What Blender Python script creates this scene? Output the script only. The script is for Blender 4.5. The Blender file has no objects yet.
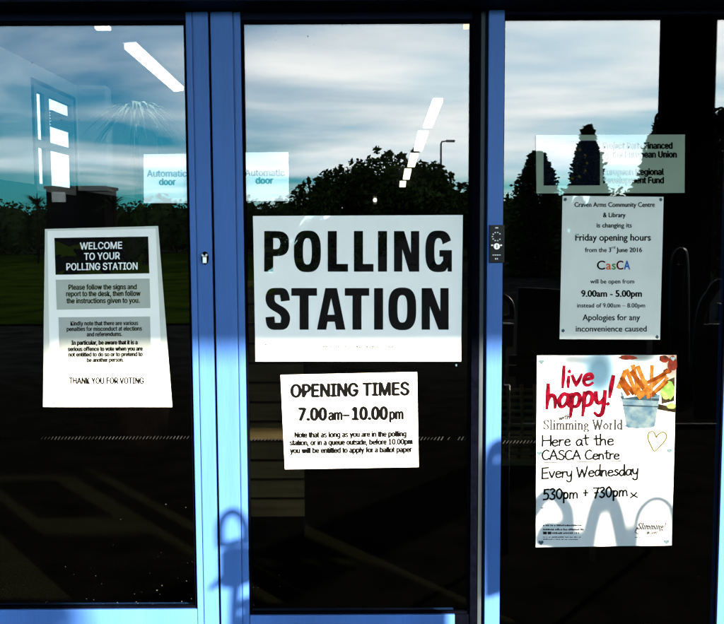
import bpy, bmesh, math, random
from mathutils import Vector, Matrix
R = math.radians
scene = bpy.context.scene
col = scene.collection

# ------------------------------------------------------------------ camera
FPX, CX, CY = 930.0, 362.0, 312.0            # focal length and centre in photo pixels (724 x 624)
CAM = Vector((0.0, -2.65, 1.42))
CROT = Matrix.Rotation(R(85.0), 3, 'X') @ Matrix.Rotation(R(-0.25), 3, 'Z')
cd = bpy.data.cameras.new('camera')
cam = bpy.data.objects.new('camera', cd)
col.objects.link(cam)
cam.matrix_world = Matrix.Translation(CAM) @ CROT.to_4x4()
cd.sensor_fit = 'HORIZONTAL'
cd.sensor_width = 36.0
cd.lens = 36.0 * FPX / 724.0
cd.clip_start = 0.05
cd.clip_end = 3000
scene.camera = cam

# ------------------------------------------------------------------ sun and sky
AZ = 36.5                                    # sun to the right of straight behind the camera
SX = math.tan(R(AZ))                         # sideways and upward travel of a ray per metre towards the doors
SZ = 0.39
ELEV = math.atan(SZ * math.cos(R(AZ)))
to_sun = Vector((SX, -1.0, SZ)).normalized()
sd = bpy.data.lights.new('sun', 'SUN')
sd.energy = 4.8
sd.angle = R(0.8)
sd.color = (1.0, 0.89, 0.74)
sun = bpy.data.objects.new('sun', sd)
col.objects.link(sun)
sun.rotation_mode = 'QUATERNION'
sun.rotation_quaternion = to_sun.to_track_quat('Z', 'Y')

world = bpy.data.worlds.new('World')
scene.world = world
world.use_nodes = True
nt = world.node_tree
nt.nodes.clear()


def wn(t, **kw):
    n = nt.nodes.new(t)
    for k, v in kw.items():
        setattr(n, k, v)
    return n


def wmath(op, a, b=None):
    n = wn('ShaderNodeMath', operation=op)
    for i, v in enumerate((a, b)):
        if v is None:
            continue
        if isinstance(v, (int, float)):
            n.inputs[i].default_value = v
        else:
            nt.links.new(v, n.inputs[i])
    return n.outputs[0]


w_out = wn('ShaderNodeOutputWorld')
w_bg = wn('ShaderNodeBackground')
w_bg.inputs['Strength'].default_value = 0.1
sky = wn('ShaderNodeTexSky', sky_type='NISHITA')
sky.sun_disc = False
sky.sun_elevation = ELEV
sky.sun_rotation = R(180 - AZ)
sky.air_density = 1.0
sky.dust_density = 0.4
sky.ozone_density = 4.0
tc = wn('ShaderNodeTexCoord')
sep = wn('ShaderNodeSeparateXYZ')
nt.links.new(tc.outputs['Generated'], sep.inputs[0])
zz = wmath('ADD', wmath('MAXIMUM', sep.outputs['Z'], 0.0), 0.11)
comb = wn('ShaderNodeCombineXYZ')
nt.links.new(wmath('DIVIDE', sep.outputs['X'], zz), comb.inputs[0])
nt.links.new(wmath('DIVIDE', sep.outputs['Y'], zz), comb.inputs[1])
mp = wn('ShaderNodeMapping')
mp.inputs['Location'].default_value = (3.1, 1.7, 0.0)
mp.inputs['Scale'].default_value = (0.62, 0.95, 1.0)
nt.links.new(comb.outputs[0], mp.inputs[0])
nz = wn('ShaderNodeTexNoise')
nz.inputs['Scale'].default_value = 0.75
nz.inputs['Detail'].default_value = 7.0
nz.inputs['Roughness'].default_value = 0.47
nz.inputs['Distortion'].default_value = 0.5
nt.links.new(mp.outputs[0], nz.inputs['Vector'])
ramp = wn('ShaderNodeValToRGB')
ramp.color_ramp.elements[0].position = 0.36
ramp.color_ramp.elements[0].color = (0.0, 0.0, 0.0, 1)
ramp.color_ramp.elements[1].position = 0.62
ramp.color_ramp.elements[1].color = (1, 1, 1, 1)
# more cloud towards the sun (to the right), clearer to the left
low = wmath('MULTIPLY', wmath('MAXIMUM', wmath('SUBTRACT', 0.085, sep.outputs['Z']), 0.0), 0.7)
shift = wmath('ADD', wmath('MULTIPLY', low, -1.0), wmath('ADD', wmath('ADD', wmath('MULTIPLY', wmath('MINIMUM', sep.outputs['X'], 0.0), 0.36), wmath('MULTIPLY', wmath('MAXIMUM', sep.outputs['X'], 0.0), 0.16)), wmath('MAXIMUM', wmath('MULTIPLY', sep.outputs['Y'], 0.5), 0.0)))
nt.links.new(wmath('ADD', nz.outputs['Fac'], shift), ramp.inputs[0])
mix = wn('ShaderNodeMix', data_type='RGBA')
nt.links.new(ramp.outputs[0], mix.inputs['Factor'])
tint = wn('ShaderNodeMix', data_type='RGBA', blend_type='MULTIPLY')
tint.inputs['Factor'].default_value = 1.0
tint.inputs['B'].default_value = (0.12, 0.68, 0.86, 1)
nt.links.new(sky.outputs[0], tint.inputs['A'])
nt.links.new(tint.outputs['Result'], mix.inputs['A'])
mp2 = wn('ShaderNodeMapping')
mp2.inputs['Location'].default_value = (7.3, 2.2, 0.0)
mp2.inputs['Scale'].default_value = (0.9, 1.3, 1.0)
nt.links.new(comb.outputs[0], mp2.inputs[0])
nz2 = wn('ShaderNodeTexNoise')
nz2.inputs['Scale'].default_value = 1.1
nz2.inputs['Detail'].default_value = 6.0
nz2.inputs['Roughness'].default_value = 0.55
nt.links.new(mp2.outputs[0], nz2.inputs['Vector'])
cr2 = wn('ShaderNodeValToRGB')
cr2.color_ramp.elements[0].position = 0.36
cr2.color_ramp.elements[0].color = (0.66, 0.79, 0.86, 1)
cr2.color_ramp.elements[1].position = 0.58
cr2.color_ramp.elements[1].color = (1.0, 1.0, 0.98, 1)
nt.links.new(nz2.outputs['Fac'], cr2.inputs[0])
sc2 = wn('ShaderNodeVectorMath', operation='SCALE')
sc2.inputs['Scale'].default_value = 14.6
nt.links.new(cr2.outputs[0], sc2.inputs[0])
nt.links.new(sc2.outputs[0], mix.inputs['B'])
nt.links.new(mix.outputs['Result'], w_bg.inputs[0])
nt.links.new(w_bg.outputs[0], w_out.inputs[0])

vs = scene.view_settings
vs.view_transform = 'Standard'
vs.look = 'None'
vs.gamma = 1.0
vs.exposure = 2.9
vs.use_curve_mapping = False
scene.render.engine = 'CYCLES'
cy = scene.cycles
cy.max_bounces = 8
cy.diffuse_bounces = 3
cy.glossy_bounces = 4
cy.transparent_max_bounces = 16
cy.caustics_reflective = False
cy.caustics_refractive = False
cy.sample_clamp_indirect = 6.0
cy.use_denoising = True


# ------------------------------------------------------------------ measuring helpers
def ray(px, py):
    return CROT @ Vector(((px - CX) / FPX, -(py - CY) / FPX, -1.0))


def P(px, py, y=0.0):
    """A measured point of the photo on the upright plane at depth y, in metres."""
    d = ray(px, py)
    return CAM + d * ((y - CAM.y) / d.y)


def PZ(px, py, z):
    d = ray(px, py)
    return CAM + d * ((z - CAM.z) / d.z)


def OUT(px, py, dist):
    """A point seen mirrored in the glass that really stands dist metres in front of the doors."""
    p = P(px, py, dist)
    return Vector((p.x, -dist, p.z))


def SH(px, py, d):
    """Where something d metres in front of the doors must be to throw its shadow on a measured spot."""
    p = P(px, py, 0.0)
    return Vector((p.x + SX * d, -d, p.z + SZ * d))


# ------------------------------------------------------------------ materials
def mat(name, color, rough=0.6, metal=0.0, var=0.0, scale=20.0, bump=0.0, bscale=80.0, coat=0.0, coat_ior=1.5,
        spec=0.5, emit=None, estr=0.0, color2=None, coords='Object', stretch=(1, 1, 1), wave=0.0):
    m = bpy.data.materials.new(name)
    m.use_nodes = True
    n = m.node_tree
    b = n.nodes['Principled BSDF']
    b.inputs['Roughness'].default_value = rough
    b.inputs['Metallic'].default_value = metal
    b.inputs['Specular IOR Level'].default_value = spec
    b.inputs['Coat Weight'].default_value = coat
    b.inputs['Coat IOR'].default_value = coat_ior
    b.inputs['Coat Roughness'].default_value = 0.0
    t = n.nodes.new('ShaderNodeTexCoord')
    mpn = n.nodes.new('ShaderNodeMapping')
    mpn.inputs['Scale'].default_value = stretch
    n.links.new(t.outputs[coords], mpn.inputs[0])
    c = color + (1.0,)
    if var > 0 or color2:
        tx = n.nodes.new('ShaderNodeTexNoise')
        tx.inputs['Scale'].default_value = scale
        tx.inputs['Detail'].default_value = 5
        n.links.new(mpn.outputs[0], tx.inputs['Vector'])
        rp = n.nodes.new('ShaderNodeValToRGB')
        rp.color_ramp.elements[0].position = 0.32
        rp.color_ramp.elements[1].position = 0.68
        if color2:
            rp.color_ramp.elements[0].color = c
            rp.color_ramp.elements[1].color = color2 + (1.0,)
        else:
            rp.color_ramp.elements[0].color = tuple(v * (1 - var) for v in color) + (1.0,)
            rp.color_ramp.elements[1].color = tuple(min(1, v * (1 + var)) for v in color) + (1.0,)
        n.links.new(tx.outputs['Fac'], rp.inputs[0])
        n.links.new(rp.outputs[0], b.inputs['Base Color'])
    else:
        b.inputs['Base Color'].default_value = c
    if bump > 0:
        tb = n.nodes.new('ShaderNodeTexNoise')
        tb.inputs['Scale'].default_value = bscale
        tb.inputs['Detail'].default_value = 4
        n.links.new(mpn.outputs[0], tb.inputs['Vector'])
        bp = n.nodes.new('ShaderNodeBump')
        bp.inputs['Strength'].default_value = bump
        bp.inputs['Distance'].default_value = 0.01
        n.links.new(tb.outputs['Fac'], bp.inputs['Height'])
        n.links.new(bp.outputs[0], b.inputs['Normal'])
    if wave > 0:
        tw = n.nodes.new('ShaderNodeTexNoise')
        tw.inputs['Scale'].default_value = 7.0
        tw.inputs['Detail'].default_value = 1.5
        tw.inputs['Distortion'].default_value = 1.2
        n.links.new(t.outputs['Object'], tw.inputs['Vector'])
        bw = n.nodes.new('ShaderNodeBump')
        bw.inputs['Strength'].default_value = 1.0
        bw.inputs['Distance'].default_value = wave
        n.links.new(tw.outputs['Fac'], bw.inputs['Height'])
        n.links.new(bw.outputs[0], b.inputs['Coat Normal'])
    if emit:
        b.inputs['Emission Color'].default_value = emit + (1.0,)
        b.inputs['Emission Strength'].default_value = estr
    return m


def glass_mat(name, r0=0.06, tint=(0.60, 0.64, 0.64)):
    m = bpy.data.materials.new(name)
    m.use_nodes = True
    n = m.node_tree
    n.nodes.clear()
    o = n.nodes.new('ShaderNodeOutputMaterial')
    mx = n.nodes.new('ShaderNodeMixShader')
    tr = n.nodes.new('ShaderNodeBsdfTransparent')
    gl = n.nodes.new('ShaderNodeBsdfGlossy')
    tr.inputs[0].default_value = tint + (1,)
    gl.inputs[0].default_value = (1, 1, 1, 1)
    gl.inputs['Roughness'].default_value = 0.0
    lw = n.nodes.new('ShaderNodeLayerWeight')
    lw.inputs['Blend'].default_value = 0.5
    pw = n.nodes.new('ShaderNodeMath')
    pw.operation = 'POWER'
    n.links.new(lw.outputs['Facing'], pw.inputs[0])
    pw.inputs[1].default_value = 5.0
    ma = n.nodes.new('ShaderNodeMath')
    ma.operation = 'MULTIPLY_ADD'
    n.links.new(pw.outputs[0], ma.inputs[0])
    ma.inputs[1].default_value = 1 - r0
    ma.inputs[2].default_value = r0
    n.links.new(ma.outputs[0], mx.inputs[0])
    n.links.new(tr.outputs[0], mx.inputs[1])
    n.links.new(gl.outputs[0], mx.inputs[2])
    n.links.new(mx.outputs[0], o.inputs[0])
    return m


COAT = dict(coat=1.0, coat_ior=1.95, spec=0.0)
WAVY = dict(coat=1.0, coat_ior=1.95, spec=0.0, wave=0.002)
M = {
    'glass': glass_mat('door_glass'),
    'window_glass': glass_mat('window_glass', 0.05, (0.66, 0.70, 0.70)),
    'blue': mat('blue_paint', (0.043, 0.116, 0.335), 0.45, var=0.13, scale=10, bump=0.08, bscale=120, stretch=(1, 1, 0.12), spec=0.15),
    'navy': mat('navy_and_shaded_blue', (0.003, 0.005, 0.014), 0.6, var=0.15, scale=12, bump=0.04, spec=0.03),  # on the top rails: blue paint with its shade put into the colour
    'gasket': mat('black_rubber', (0.0012, 0.0014, 0.003), 0.8, var=0.3, scale=60, bump=0.1, spec=0.0),
    'alu': mat('grey_aluminium', (0.028, 0.036, 0.042), 0.5, var=0.1, scale=30, stretch=(1, 1, 0.1), spec=0.15),
    'steel': mat('bright_steel', (0.75, 0.72, 0.66), 0.3, metal=0.6, var=0.1, scale=40),
    'black': mat('black_plastic', (0.004, 0.004, 0.005), 0.35, bump=0.03, spec=0.15),
    'mark': mat('white_marking', (0.75, 0.75, 0.74), 0.5),
    'paper': mat('white_paper', (0.87, 0.86, 0.82), 0.7, var=0.02, scale=9, **WAVY),
    'notice': mat('notice_paper', (0.62, 0.63, 0.58), 0.7, var=0.05, scale=8, **WAVY),
    'film': mat('clear_sticker', (0.21, 0.26, 0.20), 0.6, var=0.05, scale=9, **COAT),
    'sticker': mat('white_sticker', (0.72, 0.76, 0.74), 0.6, var=0.03, scale=9, **COAT),
    'wallet': mat('plastic_wallet', (0.60, 0.61, 0.55), 0.5, var=0.06, scale=12, **WAVY),
    'ink': mat('black_ink', (0.003, 0.003, 0.003), 0.6, **WAVY),
    'flat_ink': mat('sign_ink', (0.003, 0.003, 0.003), 0.6, **COAT),
    'soft_ink': mat('grey_ink', (0.02, 0.02, 0.02), 0.6, **WAVY),
    'greybox': mat('grey_print', (0.40, 0.42, 0.38), 0.7, var=0.04, scale=10, **WAVY),
    'white_ink': mat('white_print', (0.80, 0.80, 0.79), 0.7, **WAVY),
    'teal_ink': mat('teal_ink', (0.008, 0.09, 0.13), 0.6, **COAT),
    'sky_washed_teal_ink': mat('sky_washed_teal_ink', (0.05, 0.19, 0.25), 0.6, **COAT),  # teal ink made paler to carry the sky reflection over it
    'dark_teal_ink': mat('dark_teal_ink', (0.01, 0.04, 0.05), 0.6, **COAT),
    'red_ink': mat('red_ink', (0.065, 0.0013, 0.005), 0.6, var=0.6, scale=60, **COAT),
    'orange_ink': mat('orange_ink', (0.55, 0.10, 0.02), 0.6, **COAT),
    'green_ink': mat('green_ink', (0.06, 0.22, 0.05), 0.6, **COAT),
    'blue_ink': mat('blue_ink', (0.02, 0.10, 0.35), 0.6, **COAT),
    'navy_ink': mat('navy_ink', (0.002, 0.0028, 0.008), 0.6, **COAT),
    'gold_ink': mat('gold_ink', (0.06, 0.042, 0.005), 0.6, **COAT),
    'tack': mat('putty_tack', (0.03, 0.065, 0.075), 0.7, var=0.3, scale=200, bump=0.2),
    'dot': mat('etched_dots', (0.006, 0.006, 0.006), 0.7, color2=(0.022, 0.022, 0.021), scale=16, spec=0.0),
    'dust': mat('dust', (0.035, 0.033, 0.028), 0.9, var=0.6, scale=60, spec=0.0),
    'tarmac': mat('tarmac', (0.006, 0.006, 0.0062), 0.9, var=0.5, scale=3.0, bump=0.4, bscale=60, spec=0.0),
    'paving': mat('dark_paving', (0.0055, 0.0053, 0.005), 0.9, var=0.4, scale=5.0, bump=0.3, bscale=90, spec=0.0),
    'grass': mat('grass', (0.003, 0.008, 0.0005), 0.9, color2=(0.012, 0.019, 0.001), scale=1.1, bump=0.6, bscale=40, spec=0.0),
    'soffit': mat('dark_soffit', (0.004, 0.004, 0.005), 0.8, var=0.2, scale=3, spec=0.0),
    'brick': None,
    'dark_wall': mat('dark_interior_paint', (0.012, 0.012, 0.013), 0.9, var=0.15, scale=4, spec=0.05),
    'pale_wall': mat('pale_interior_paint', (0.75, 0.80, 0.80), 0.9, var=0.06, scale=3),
    'carpet': mat('brown_carpet', (0.013, 0.011, 0.0045), 0.95, var=0.95, scale=130, bump=0.5, bscale=300, spec=0.0),
    'timber': mat('brown_timber', (0.48, 0.29, 0.12), 0.7, color2=(0.26, 0.15, 0.055), scale=10, bump=0.1, stretch=(0.2, 1, 3), spec=0.1),
    'lamp': mat('lit_diffuser', (0.8, 0.8, 0.8), 0.5, emit=(1.0, 0.98, 0.92), estr=2.2),
    'canopy_lamp': mat('lit_canopy_diffuser', (0.8, 0.8, 0.8), 0.5, emit=(0.95, 1.0, 0.98), estr=2.6),
    'far_lamp': mat('far_lit_diffuser', (0.8, 0.78, 0.7), 0.5, emit=(1.0, 0.88, 0.66), estr=1.0),
    'warm_lamp': mat('warm_lit_diffuser', (0.8, 0.75, 0.65), 0.5, emit=(1.0, 0.82, 0.55), estr=2.4),
    'lamp_body': mat('lamp_housing', (0.35, 0.35, 0.36), 0.5),
    'white_frame': mat('white_window_frame', (0.35, 0.38, 0.38), 0.5, var=0.05),
    'blind': mat('grey_blind', (0.14, 0.17, 0.18), 0.8, var=0.1),
    'leaf': mat('dark_leaf', (0.007, 0.012, 0.004), 0.8, color2=(0.016, 0.026, 0.008), scale=0.9, spec=0.0),
    'conifer': mat('conifer_leaf', (0.005, 0.010, 0.005), 0.8, color2=(0.011, 0.018, 0.008), scale=1.4, spec=0.0),
    'blade': mat('pale_blade_leaf', (0.55, 0.66, 0.45), 0.6, var=0.3, scale=6),
    'bark': mat('bark', (0.008, 0.006, 0.004), 0.9, var=0.4, scale=9, bump=0.5, spec=0.0),
    'rail': mat('blue_rail_paint', (0.006, 0.012, 0.03), 0.5, var=0.1, spec=0.1),
    'galv': mat('galvanised_steel', (0.10, 0.11, 0.12), 0.5, metal=0.4, var=0.2, scale=12),
    'terracotta': mat('terracotta', (0.25, 0.10, 0.05), 0.8, var=0.15),
    'shed': mat('dark_cladding', (0.003, 0.003, 0.0035), 0.8, var=0.3, scale=5, stretch=(1, 1, 6), spec=0.0),
}


def brick_mat():
    m = bpy.data.materials.new('dark_brick')
    m.use_nodes = True
    n = m.node_tree
    b = n.nodes['Principled BSDF']
    b.inputs['Roughness'].default_value = 0.85
    t = n.nodes.new('ShaderNodeTexCoord')
    mpn = n.nodes.new('ShaderNodeMapping')
    mpn.inputs['Rotation'].default_value = (R(90), 0, 0)
    n.links.new(t.outputs['Object'], mpn.inputs[0])
    br = n.nodes.new('ShaderNodeTexBrick')
    br.inputs['Color1'].default_value = (0.03, 0.014, 0.01, 1)
    br.inputs['Color2'].default_value = (0.02, 0.011, 0.008, 1)
    br.inputs['Mortar'].default_value = (0.03, 0.03, 0.03, 1)
    br.inputs['Scale'].default_value = 1.0
    br.inputs['Brick Width'].default_value = 0.225
    br.inputs['Row Height'].default_value = 0.075
    br.inputs['Mortar Size'].default_value = 0.008
    n.links.new(mpn.outputs[0], br.inputs['Vector'])
    n.links.new(br.outputs[0], b.inputs['Base Color'])
    return m


M['brick'] = brick_mat()


# ------------------------------------------------------------------ object helpers
def tag(o, label=None, cat=None, group=None, kind=None):
    if label:
        o['label'] = label
    if cat:
        o['category'] = cat
    if group:
        o['group'] = group
    if kind:
        o['kind'] = kind
    return o


def thing(name, label, cat, loc=(0, 0, 0), group=None):
    o = bpy.data.objects.new(name, None)
    o.empty_display_size = 0.1
    col.objects.link(o)
    o.location = loc
    return tag(o, label, cat, group)


def origin_of(o):
    p = Vector((0, 0, 0))
    while o is not None:
        p = p + Vector(o.location)
        o = o.parent
    return p


def obj(name, bm, m, parent=None, smooth=False, origin=None):
    """One mesh object from world-space geometry."""
    me = bpy.data.meshes.new(name)
    base = origin_of(parent) if parent is not None else Vector((0, 0, 0))
    if parent is None and origin is not None:
        bm.transform(Matrix.Translation(-Vector(origin)))
    elif parent is not None:
        bm.transform(Matrix.Translation(-base))
    bm.to_mesh(me)
    bm.free()
    for mm in (m if isinstance(m, (list, tuple)) else [m]):
        me.materials.append(mm)
    if smooth:
        for p in me.polygons:
            p.use_smooth = True
    o = bpy.data.objects.new(name, me)
    col.objects.link(o)
    if parent is not None:
        o.parent = parent
    elif origin is not None:
        o.location = origin
    return o


def new():
    return bmesh.new()


def box(bm, a, b, bevel=0.0, mi=0):
    a, b = Vector(a), Vector(b)
    r = bmesh.ops.create_cube(bm, size=1.0)
    vs_ = r['verts']
    for v in vs_:
        v.co = Vector(((a[i] + b[i]) / 2 + v.co[i] * (b[i] - a[i]) for i in range(3)))
    fs = set(f for v in vs_ for f in v.link_faces)
    if bevel > 0:
        es = list(set(e for v in vs_ for e in v.link_edges))
        rr = bmesh.ops.bevel(bm, geom=es, offset=bevel, segments=2, affect='EDGES', profile=0.7)
        fs = set(rr['faces']) | set(f for f in fs if f.is_valid)
    for f in fs:
        if f.is_valid:
            f.material_index = mi
    return bm


def tube(bm, pts, r, seg=8, r1=None, caps=True, mi=0):
    pts = [Vector(p) for p in pts]
    n = len(pts)
    rings = []
    up = None
    for i, p in enumerate(pts):
        t = (pts[min(i + 1, n - 1)] - pts[max(i - 1, 0)]).normalized()
        if up is None:
            up = Vector((0, 0, 1)) if abs(t.z) < 0.9 else Vector((1, 0, 0))
        a = t.cross(up)
        if a.length < 1e-5:
            a = t.cross(Vector((0, 1, 0)))
        a.normalize()
        b = a.cross(t).normalized()
        up = b
        rr = r if r1 is None else r + (r1 - r) * i / (n - 1)
        rings.append([bm.verts.new(p + (a * math.cos(k * 2 * math.pi / seg) + b * math.sin(k * 2 * math.pi / seg)) * rr)
                      for k in range(seg)])
    for i in range(n - 1):
        for k in range(seg):
            f = bm.faces.new((rings[i][k], rings[i][(k + 1) % seg], rings[i + 1][(k + 1) % seg], rings[i + 1][k]))
            f.material_index = mi
            f.smooth = True
    if caps:
        for rg in (rings[0][::-1], rings[-1]):
            f = bm.faces.new(rg)
            f.material_index = mi
    return bm


def spline(pts, k=8):
    """Catmull-Rom through 2-D or 3-D points."""
    pts = [Vector(p) for p in pts]
    if len(pts) < 3:
        return pts
    q = [2 * pts[0] - pts[1]] + pts + [2 * pts[-1] - pts[-2]]
    out = []
    for i in range(1, len(q) - 2):
        p0, p1, p2, p3 = q[i - 1:i + 3]
        for j in range(k):
            t = j / k
            out.append(0.5 * ((2 * p1) + (p2 - p0) * t + (2 * p0 - 5 * p1 + 4 * p2 - p3) * t * t
                              + (3 * p1 - p0 - 3 * p2 + p3) * t ** 3))
    out.append(pts[-1])
    return out


# ------------------------------------------------------------------ setting: ground, paths
def quad_sheet(name, x0, x1, y0, y1, z, m, kind='structure'):
    bm = new()
    vs_ = [bm.verts.new(c) for c in ((x0, y0, z), (x1, y0, z), (x1, y1, z), (x0, y1, z))]
    bm.faces.new(vs_)
    return tag(obj(name, bm, m), kind=kind)


quad_sheet('ground', -700, 700, -1200, 700, -0.012, M['tarmac'])
quad_sheet('paving', -9, 11, -6.5, -0.06, -0.004, M['paving'])
gb = new()
random.seed(5)
# gently rolling lawn to the left of the approach
nx, ny = 26, 20
gv = [[gb.verts.new((-44 + 41.4 * i / nx + 0.25 * math.sin(j * 1.3), -11.5 - 36 * j / ny + 0.2 * math.sin(i * 1.1) * (j > 0),
                     0.02 + 0.012 * j * (1 + 0.3 * math.sin(i)))) for i in range(nx + 1)] for j in range(ny + 1)]
for j in range(ny):
    for i in range(nx):
        gb.faces.new((gv[j][i], gv[j][i + 1], gv[j + 1][i + 1], gv[j + 1][i]))
tag(obj('lawn', gb, M['grass'], smooth=True), kind='structure')
quad_sheet('floor', -6.0, 6.0, 0.06, 27.0, 0.0, M['carpet'])

# ------------------------------------------------------------------ the building
Z_HEAD = P(362, 13).z
Z_TOP = P(362, 21).z                                     # top of the panes
X_L0 = P(-62, 231).x
X_GAP0, X_GAP1 = P(213.2, 231).x, P(215.6, 231).x
X_LG0, X_LG1 = P(-38, 231).x, P(191.5, 231).x
X_MG0, X_MG1 = P(244.5, 231).x, P(471.0, 231).x
X_M1 = P(478.0, 231).x
X_POST0, X_POST1 = P(487.3, 231, -0.034).x, P(503.0, 231, -0.034).x
X_RG1 = P(726.0, 231).x
X_R1 = P(765.0, 231).x
Z_LB = P(100, 606.5).z
Z_MB = P(350, 612.0).z
Z_RB = P(610, 634.0).z
CEIL = 2.55
WL = -2.2
CAN_Z, CAN_D = 3.25, 5.6

bld = thing('community_building', 'brick community centre entrance with dark hall and deep flat canopy over the doors', 'building', (0, 0.1, 0))
bm = new()
box(bm, (-7, -0.10, 0.0), (X_L0 - 0.003, 0.10, CAN_Z - 0.003))
box(bm, (X_R1 + 0.003, -0.10, 0.0), (9, 0.10, CAN_Z - 0.003))
box(bm, (X_L0 - 0.003, -0.10, Z_HEAD + 0.14), (X_R1 + 0.003, 0.10, CAN_Z - 0.003))
obj('front_wall', bm, M['brick'], bld)
bm = new()
box(bm, (X_L0, -0.13, Z_HEAD + 0.003), (X_R1, 0.07, Z_HEAD + 0.137), 0.004)  # header box added, jutting forward to shade the tops of the stiles
obj('shading_header', bm, M['navy'], bld)
bm = new()
box(bm, (-8, -CAN_D, CAN_Z), (10, 0.2, CAN_Z + 0.32))
obj('canopy', bm, M['soffit'], bld)
pc = OUT(685.5, 120, CAN_D - 0.25)
for px_ in (pc.x, pc.x - 6.9):
    bm = new()
    box(bm, (px_ - 0.185, -CAN_D + 0.08, -0.01), (px_ + 0.185, -CAN_D + 0.42, CAN_Z - 0.002), 0.006)
    obj('pillar', bm, M['soffit'], bld)
# interior shell
wy0, wy1 = 3.70, 4.56                                     # side window
wz0, wz1 = 1.70, 2.42
bm = new()
for a, b in (((0.103, 0), (wy0, CEIL)), ((wy1, 0), (7.5, CEIL)), ((wy0, 0), (wy1, wz0)), ((wy0, wz1), (wy1, CEIL))):
    box(bm, (WL - 0.03, a[0], a[1] + 0.003), (WL, b[0], b[1]))
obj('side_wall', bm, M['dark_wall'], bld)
bm = new()
for a, b in (((1.5, 1.74), (wy0 - 0.06, CEIL)), ((wy1 + 0.06, 1.74), (7.5, CEIL)), ((wy0 - 0.06, wz1 + 0.03), (wy1 + 0.06, CEIL))):
    box(bm, (WL + 0.001, a[0], a[1]), (WL + 0.006, b[0], b[1] - 0.003))
box(bm, (WL + 0.007, 4.66, 1.74), (WL + 0.22, 4.84, CEIL - 0.003))
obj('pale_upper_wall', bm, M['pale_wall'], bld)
bm = new()
box(bm, (4.5, 0.103, 0.003), (4.7, 27.0, CEIL))
box(bm, (WL - 0.2, 27.0, 0.003), (4.7, 27.2, CEIL))
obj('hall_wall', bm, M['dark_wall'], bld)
bm = new()
box(bm, (WL - 0.2, 7.5, 0.003), (WL, 27.0, CEIL))
obj('corridor_wall', bm, M['dark_wall'], bld)
bm = new()
box(bm, (WL - 0.03, 0.103, CEIL + 0.003), (4.8, 27.3, CEIL + 0.2))
obj('ceiling', bm, M['dark_wall'], bld)
# side window: frame, blind, glass
bm = new()
for a, b in (((wy0, wz0), (wy0 + 0.05, wz1)), ((wy1 - 0.05, wz0), (wy1, wz1)), ((wy0 + 0.20, wz0 + 0.05), (wy0 + 0.30, wz1 - 0.05)),
             ((wy0 + 0.05, wz0), (wy1 - 0.05, wz0 + 0.05)), ((wy0 + 0.05, wz1 - 0.05), (wy1 - 0.05, wz1)),
             ((wy0 + 0.30, wz0 + 0.30), (wy1 - 0.05, wz0 + 0.35)), ((wy0 + 0.05, wz0 + 0.30), (wy0 + 0.20, wz0 + 0.35))):
    box(bm, (WL - 0.028, a[0], a[1]), (WL + 0.004, b[0], b[1]))
win = obj('window', bm, M['white_frame'], bld)
bm = new()
box(bm, (WL - 0.018, wy0 + 0.045, wz0 + 0.045), (WL - 0.012, wy1 - 0.045, wz1 - 0.045))
obj('pane', bm, M['window_glass'], win)
bm = new()
for k in range(6):
    z = wz0 + 0.46 + k * 0.020
    box(bm, (WL + 0.008, wy0 + 0.29, z), (WL + 0.022, wy1 - 0.055, z + 0.016))
obj('blind', bm, M['blind'], win)


# lamps under the canopy and in the hall
def bulkhead(px, py, w, h, m, label):
    p = OUT(px, py, CAN_D - 0.06)
    sc = (CAN_D + 2.6) / FPX
    t = thing('canopy_lamp', label, 'lamp', (p.x, -CAN_D, p.z))
    bm = new()
    box(bm, (p.x - w * sc / 2, -CAN_D + 0.02, p.z - h * sc / 2), (p.x + w * sc / 2, -CAN_D + 0.10, p.z + h * sc / 2), 0.01)
    obj('diffuser', bm, m, t)
    bm = new()
    box(bm, (p.x - w * sc * 0.3, -CAN_D + 0.005, p.z + h * sc / 2 - 0.004), (p.x + w * sc * 0.3, -CAN_D + 0.11, p.z + h * sc / 2 + 0.03), 0.004)
    obj('bracket', bm, M['lamp_body'], t)


bulkhead(103, 28.0, 14, 3.5, M['canopy_lamp'], 'small flat white lamp mirrored at the top of the left pane')
bulkhead(467, 23.5, 7, 9.5, M['warm_lamp'], 'small warm square lamp mirrored in the top corner of the middle pane')


def strip_light(q, label, group=None, deep=0.05, m='lamp'):
    """q: near-left, near-right, far-right, far-left corners of the lit face as measured."""
    z = CEIL - deep
    c = [PZ(x, y, z) for x, y in q]
    mid = (c[0] + c[1] + c[2] + c[3]) / 4
    t = thing('strip_light', label, 'ceiling light', (mid.x, mid.y, CEIL), group)
    bm = new()
    lo = [bm.verts.new(v) for v in c]
    hi = [bm.verts.new(v + Vector((0, 0, deep * 0.5))) for v in c]
    bm.faces.new(lo)
    bm.faces.new(hi[::-1])
    for i in range(4):
        bm.faces.new((lo[i], hi[i], hi[(i + 1) % 4], lo[(i + 1) % 4]))
    obj('diffuser', bm, M[m], t)
    bm = new()
    cc = [mid + (v - mid) * 1.06 for v in c]
    lo = [bm.verts.new(v + Vector((0, 0, deep * 0.52))) for v in cc]
    hi = [bm.verts.new(v + Vector((0, 0, deep * 0.97))) for v in cc]
    bm.faces.new(lo)
    bm.faces.new(hi[::-1])
    for i in range(4):
        bm.faces.new((lo[i], hi[i], hi[(i + 1) % 4], lo[(i + 1) % 4]))
    obj('housing', bm, M['lamp_body'], t)
    return t


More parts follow.
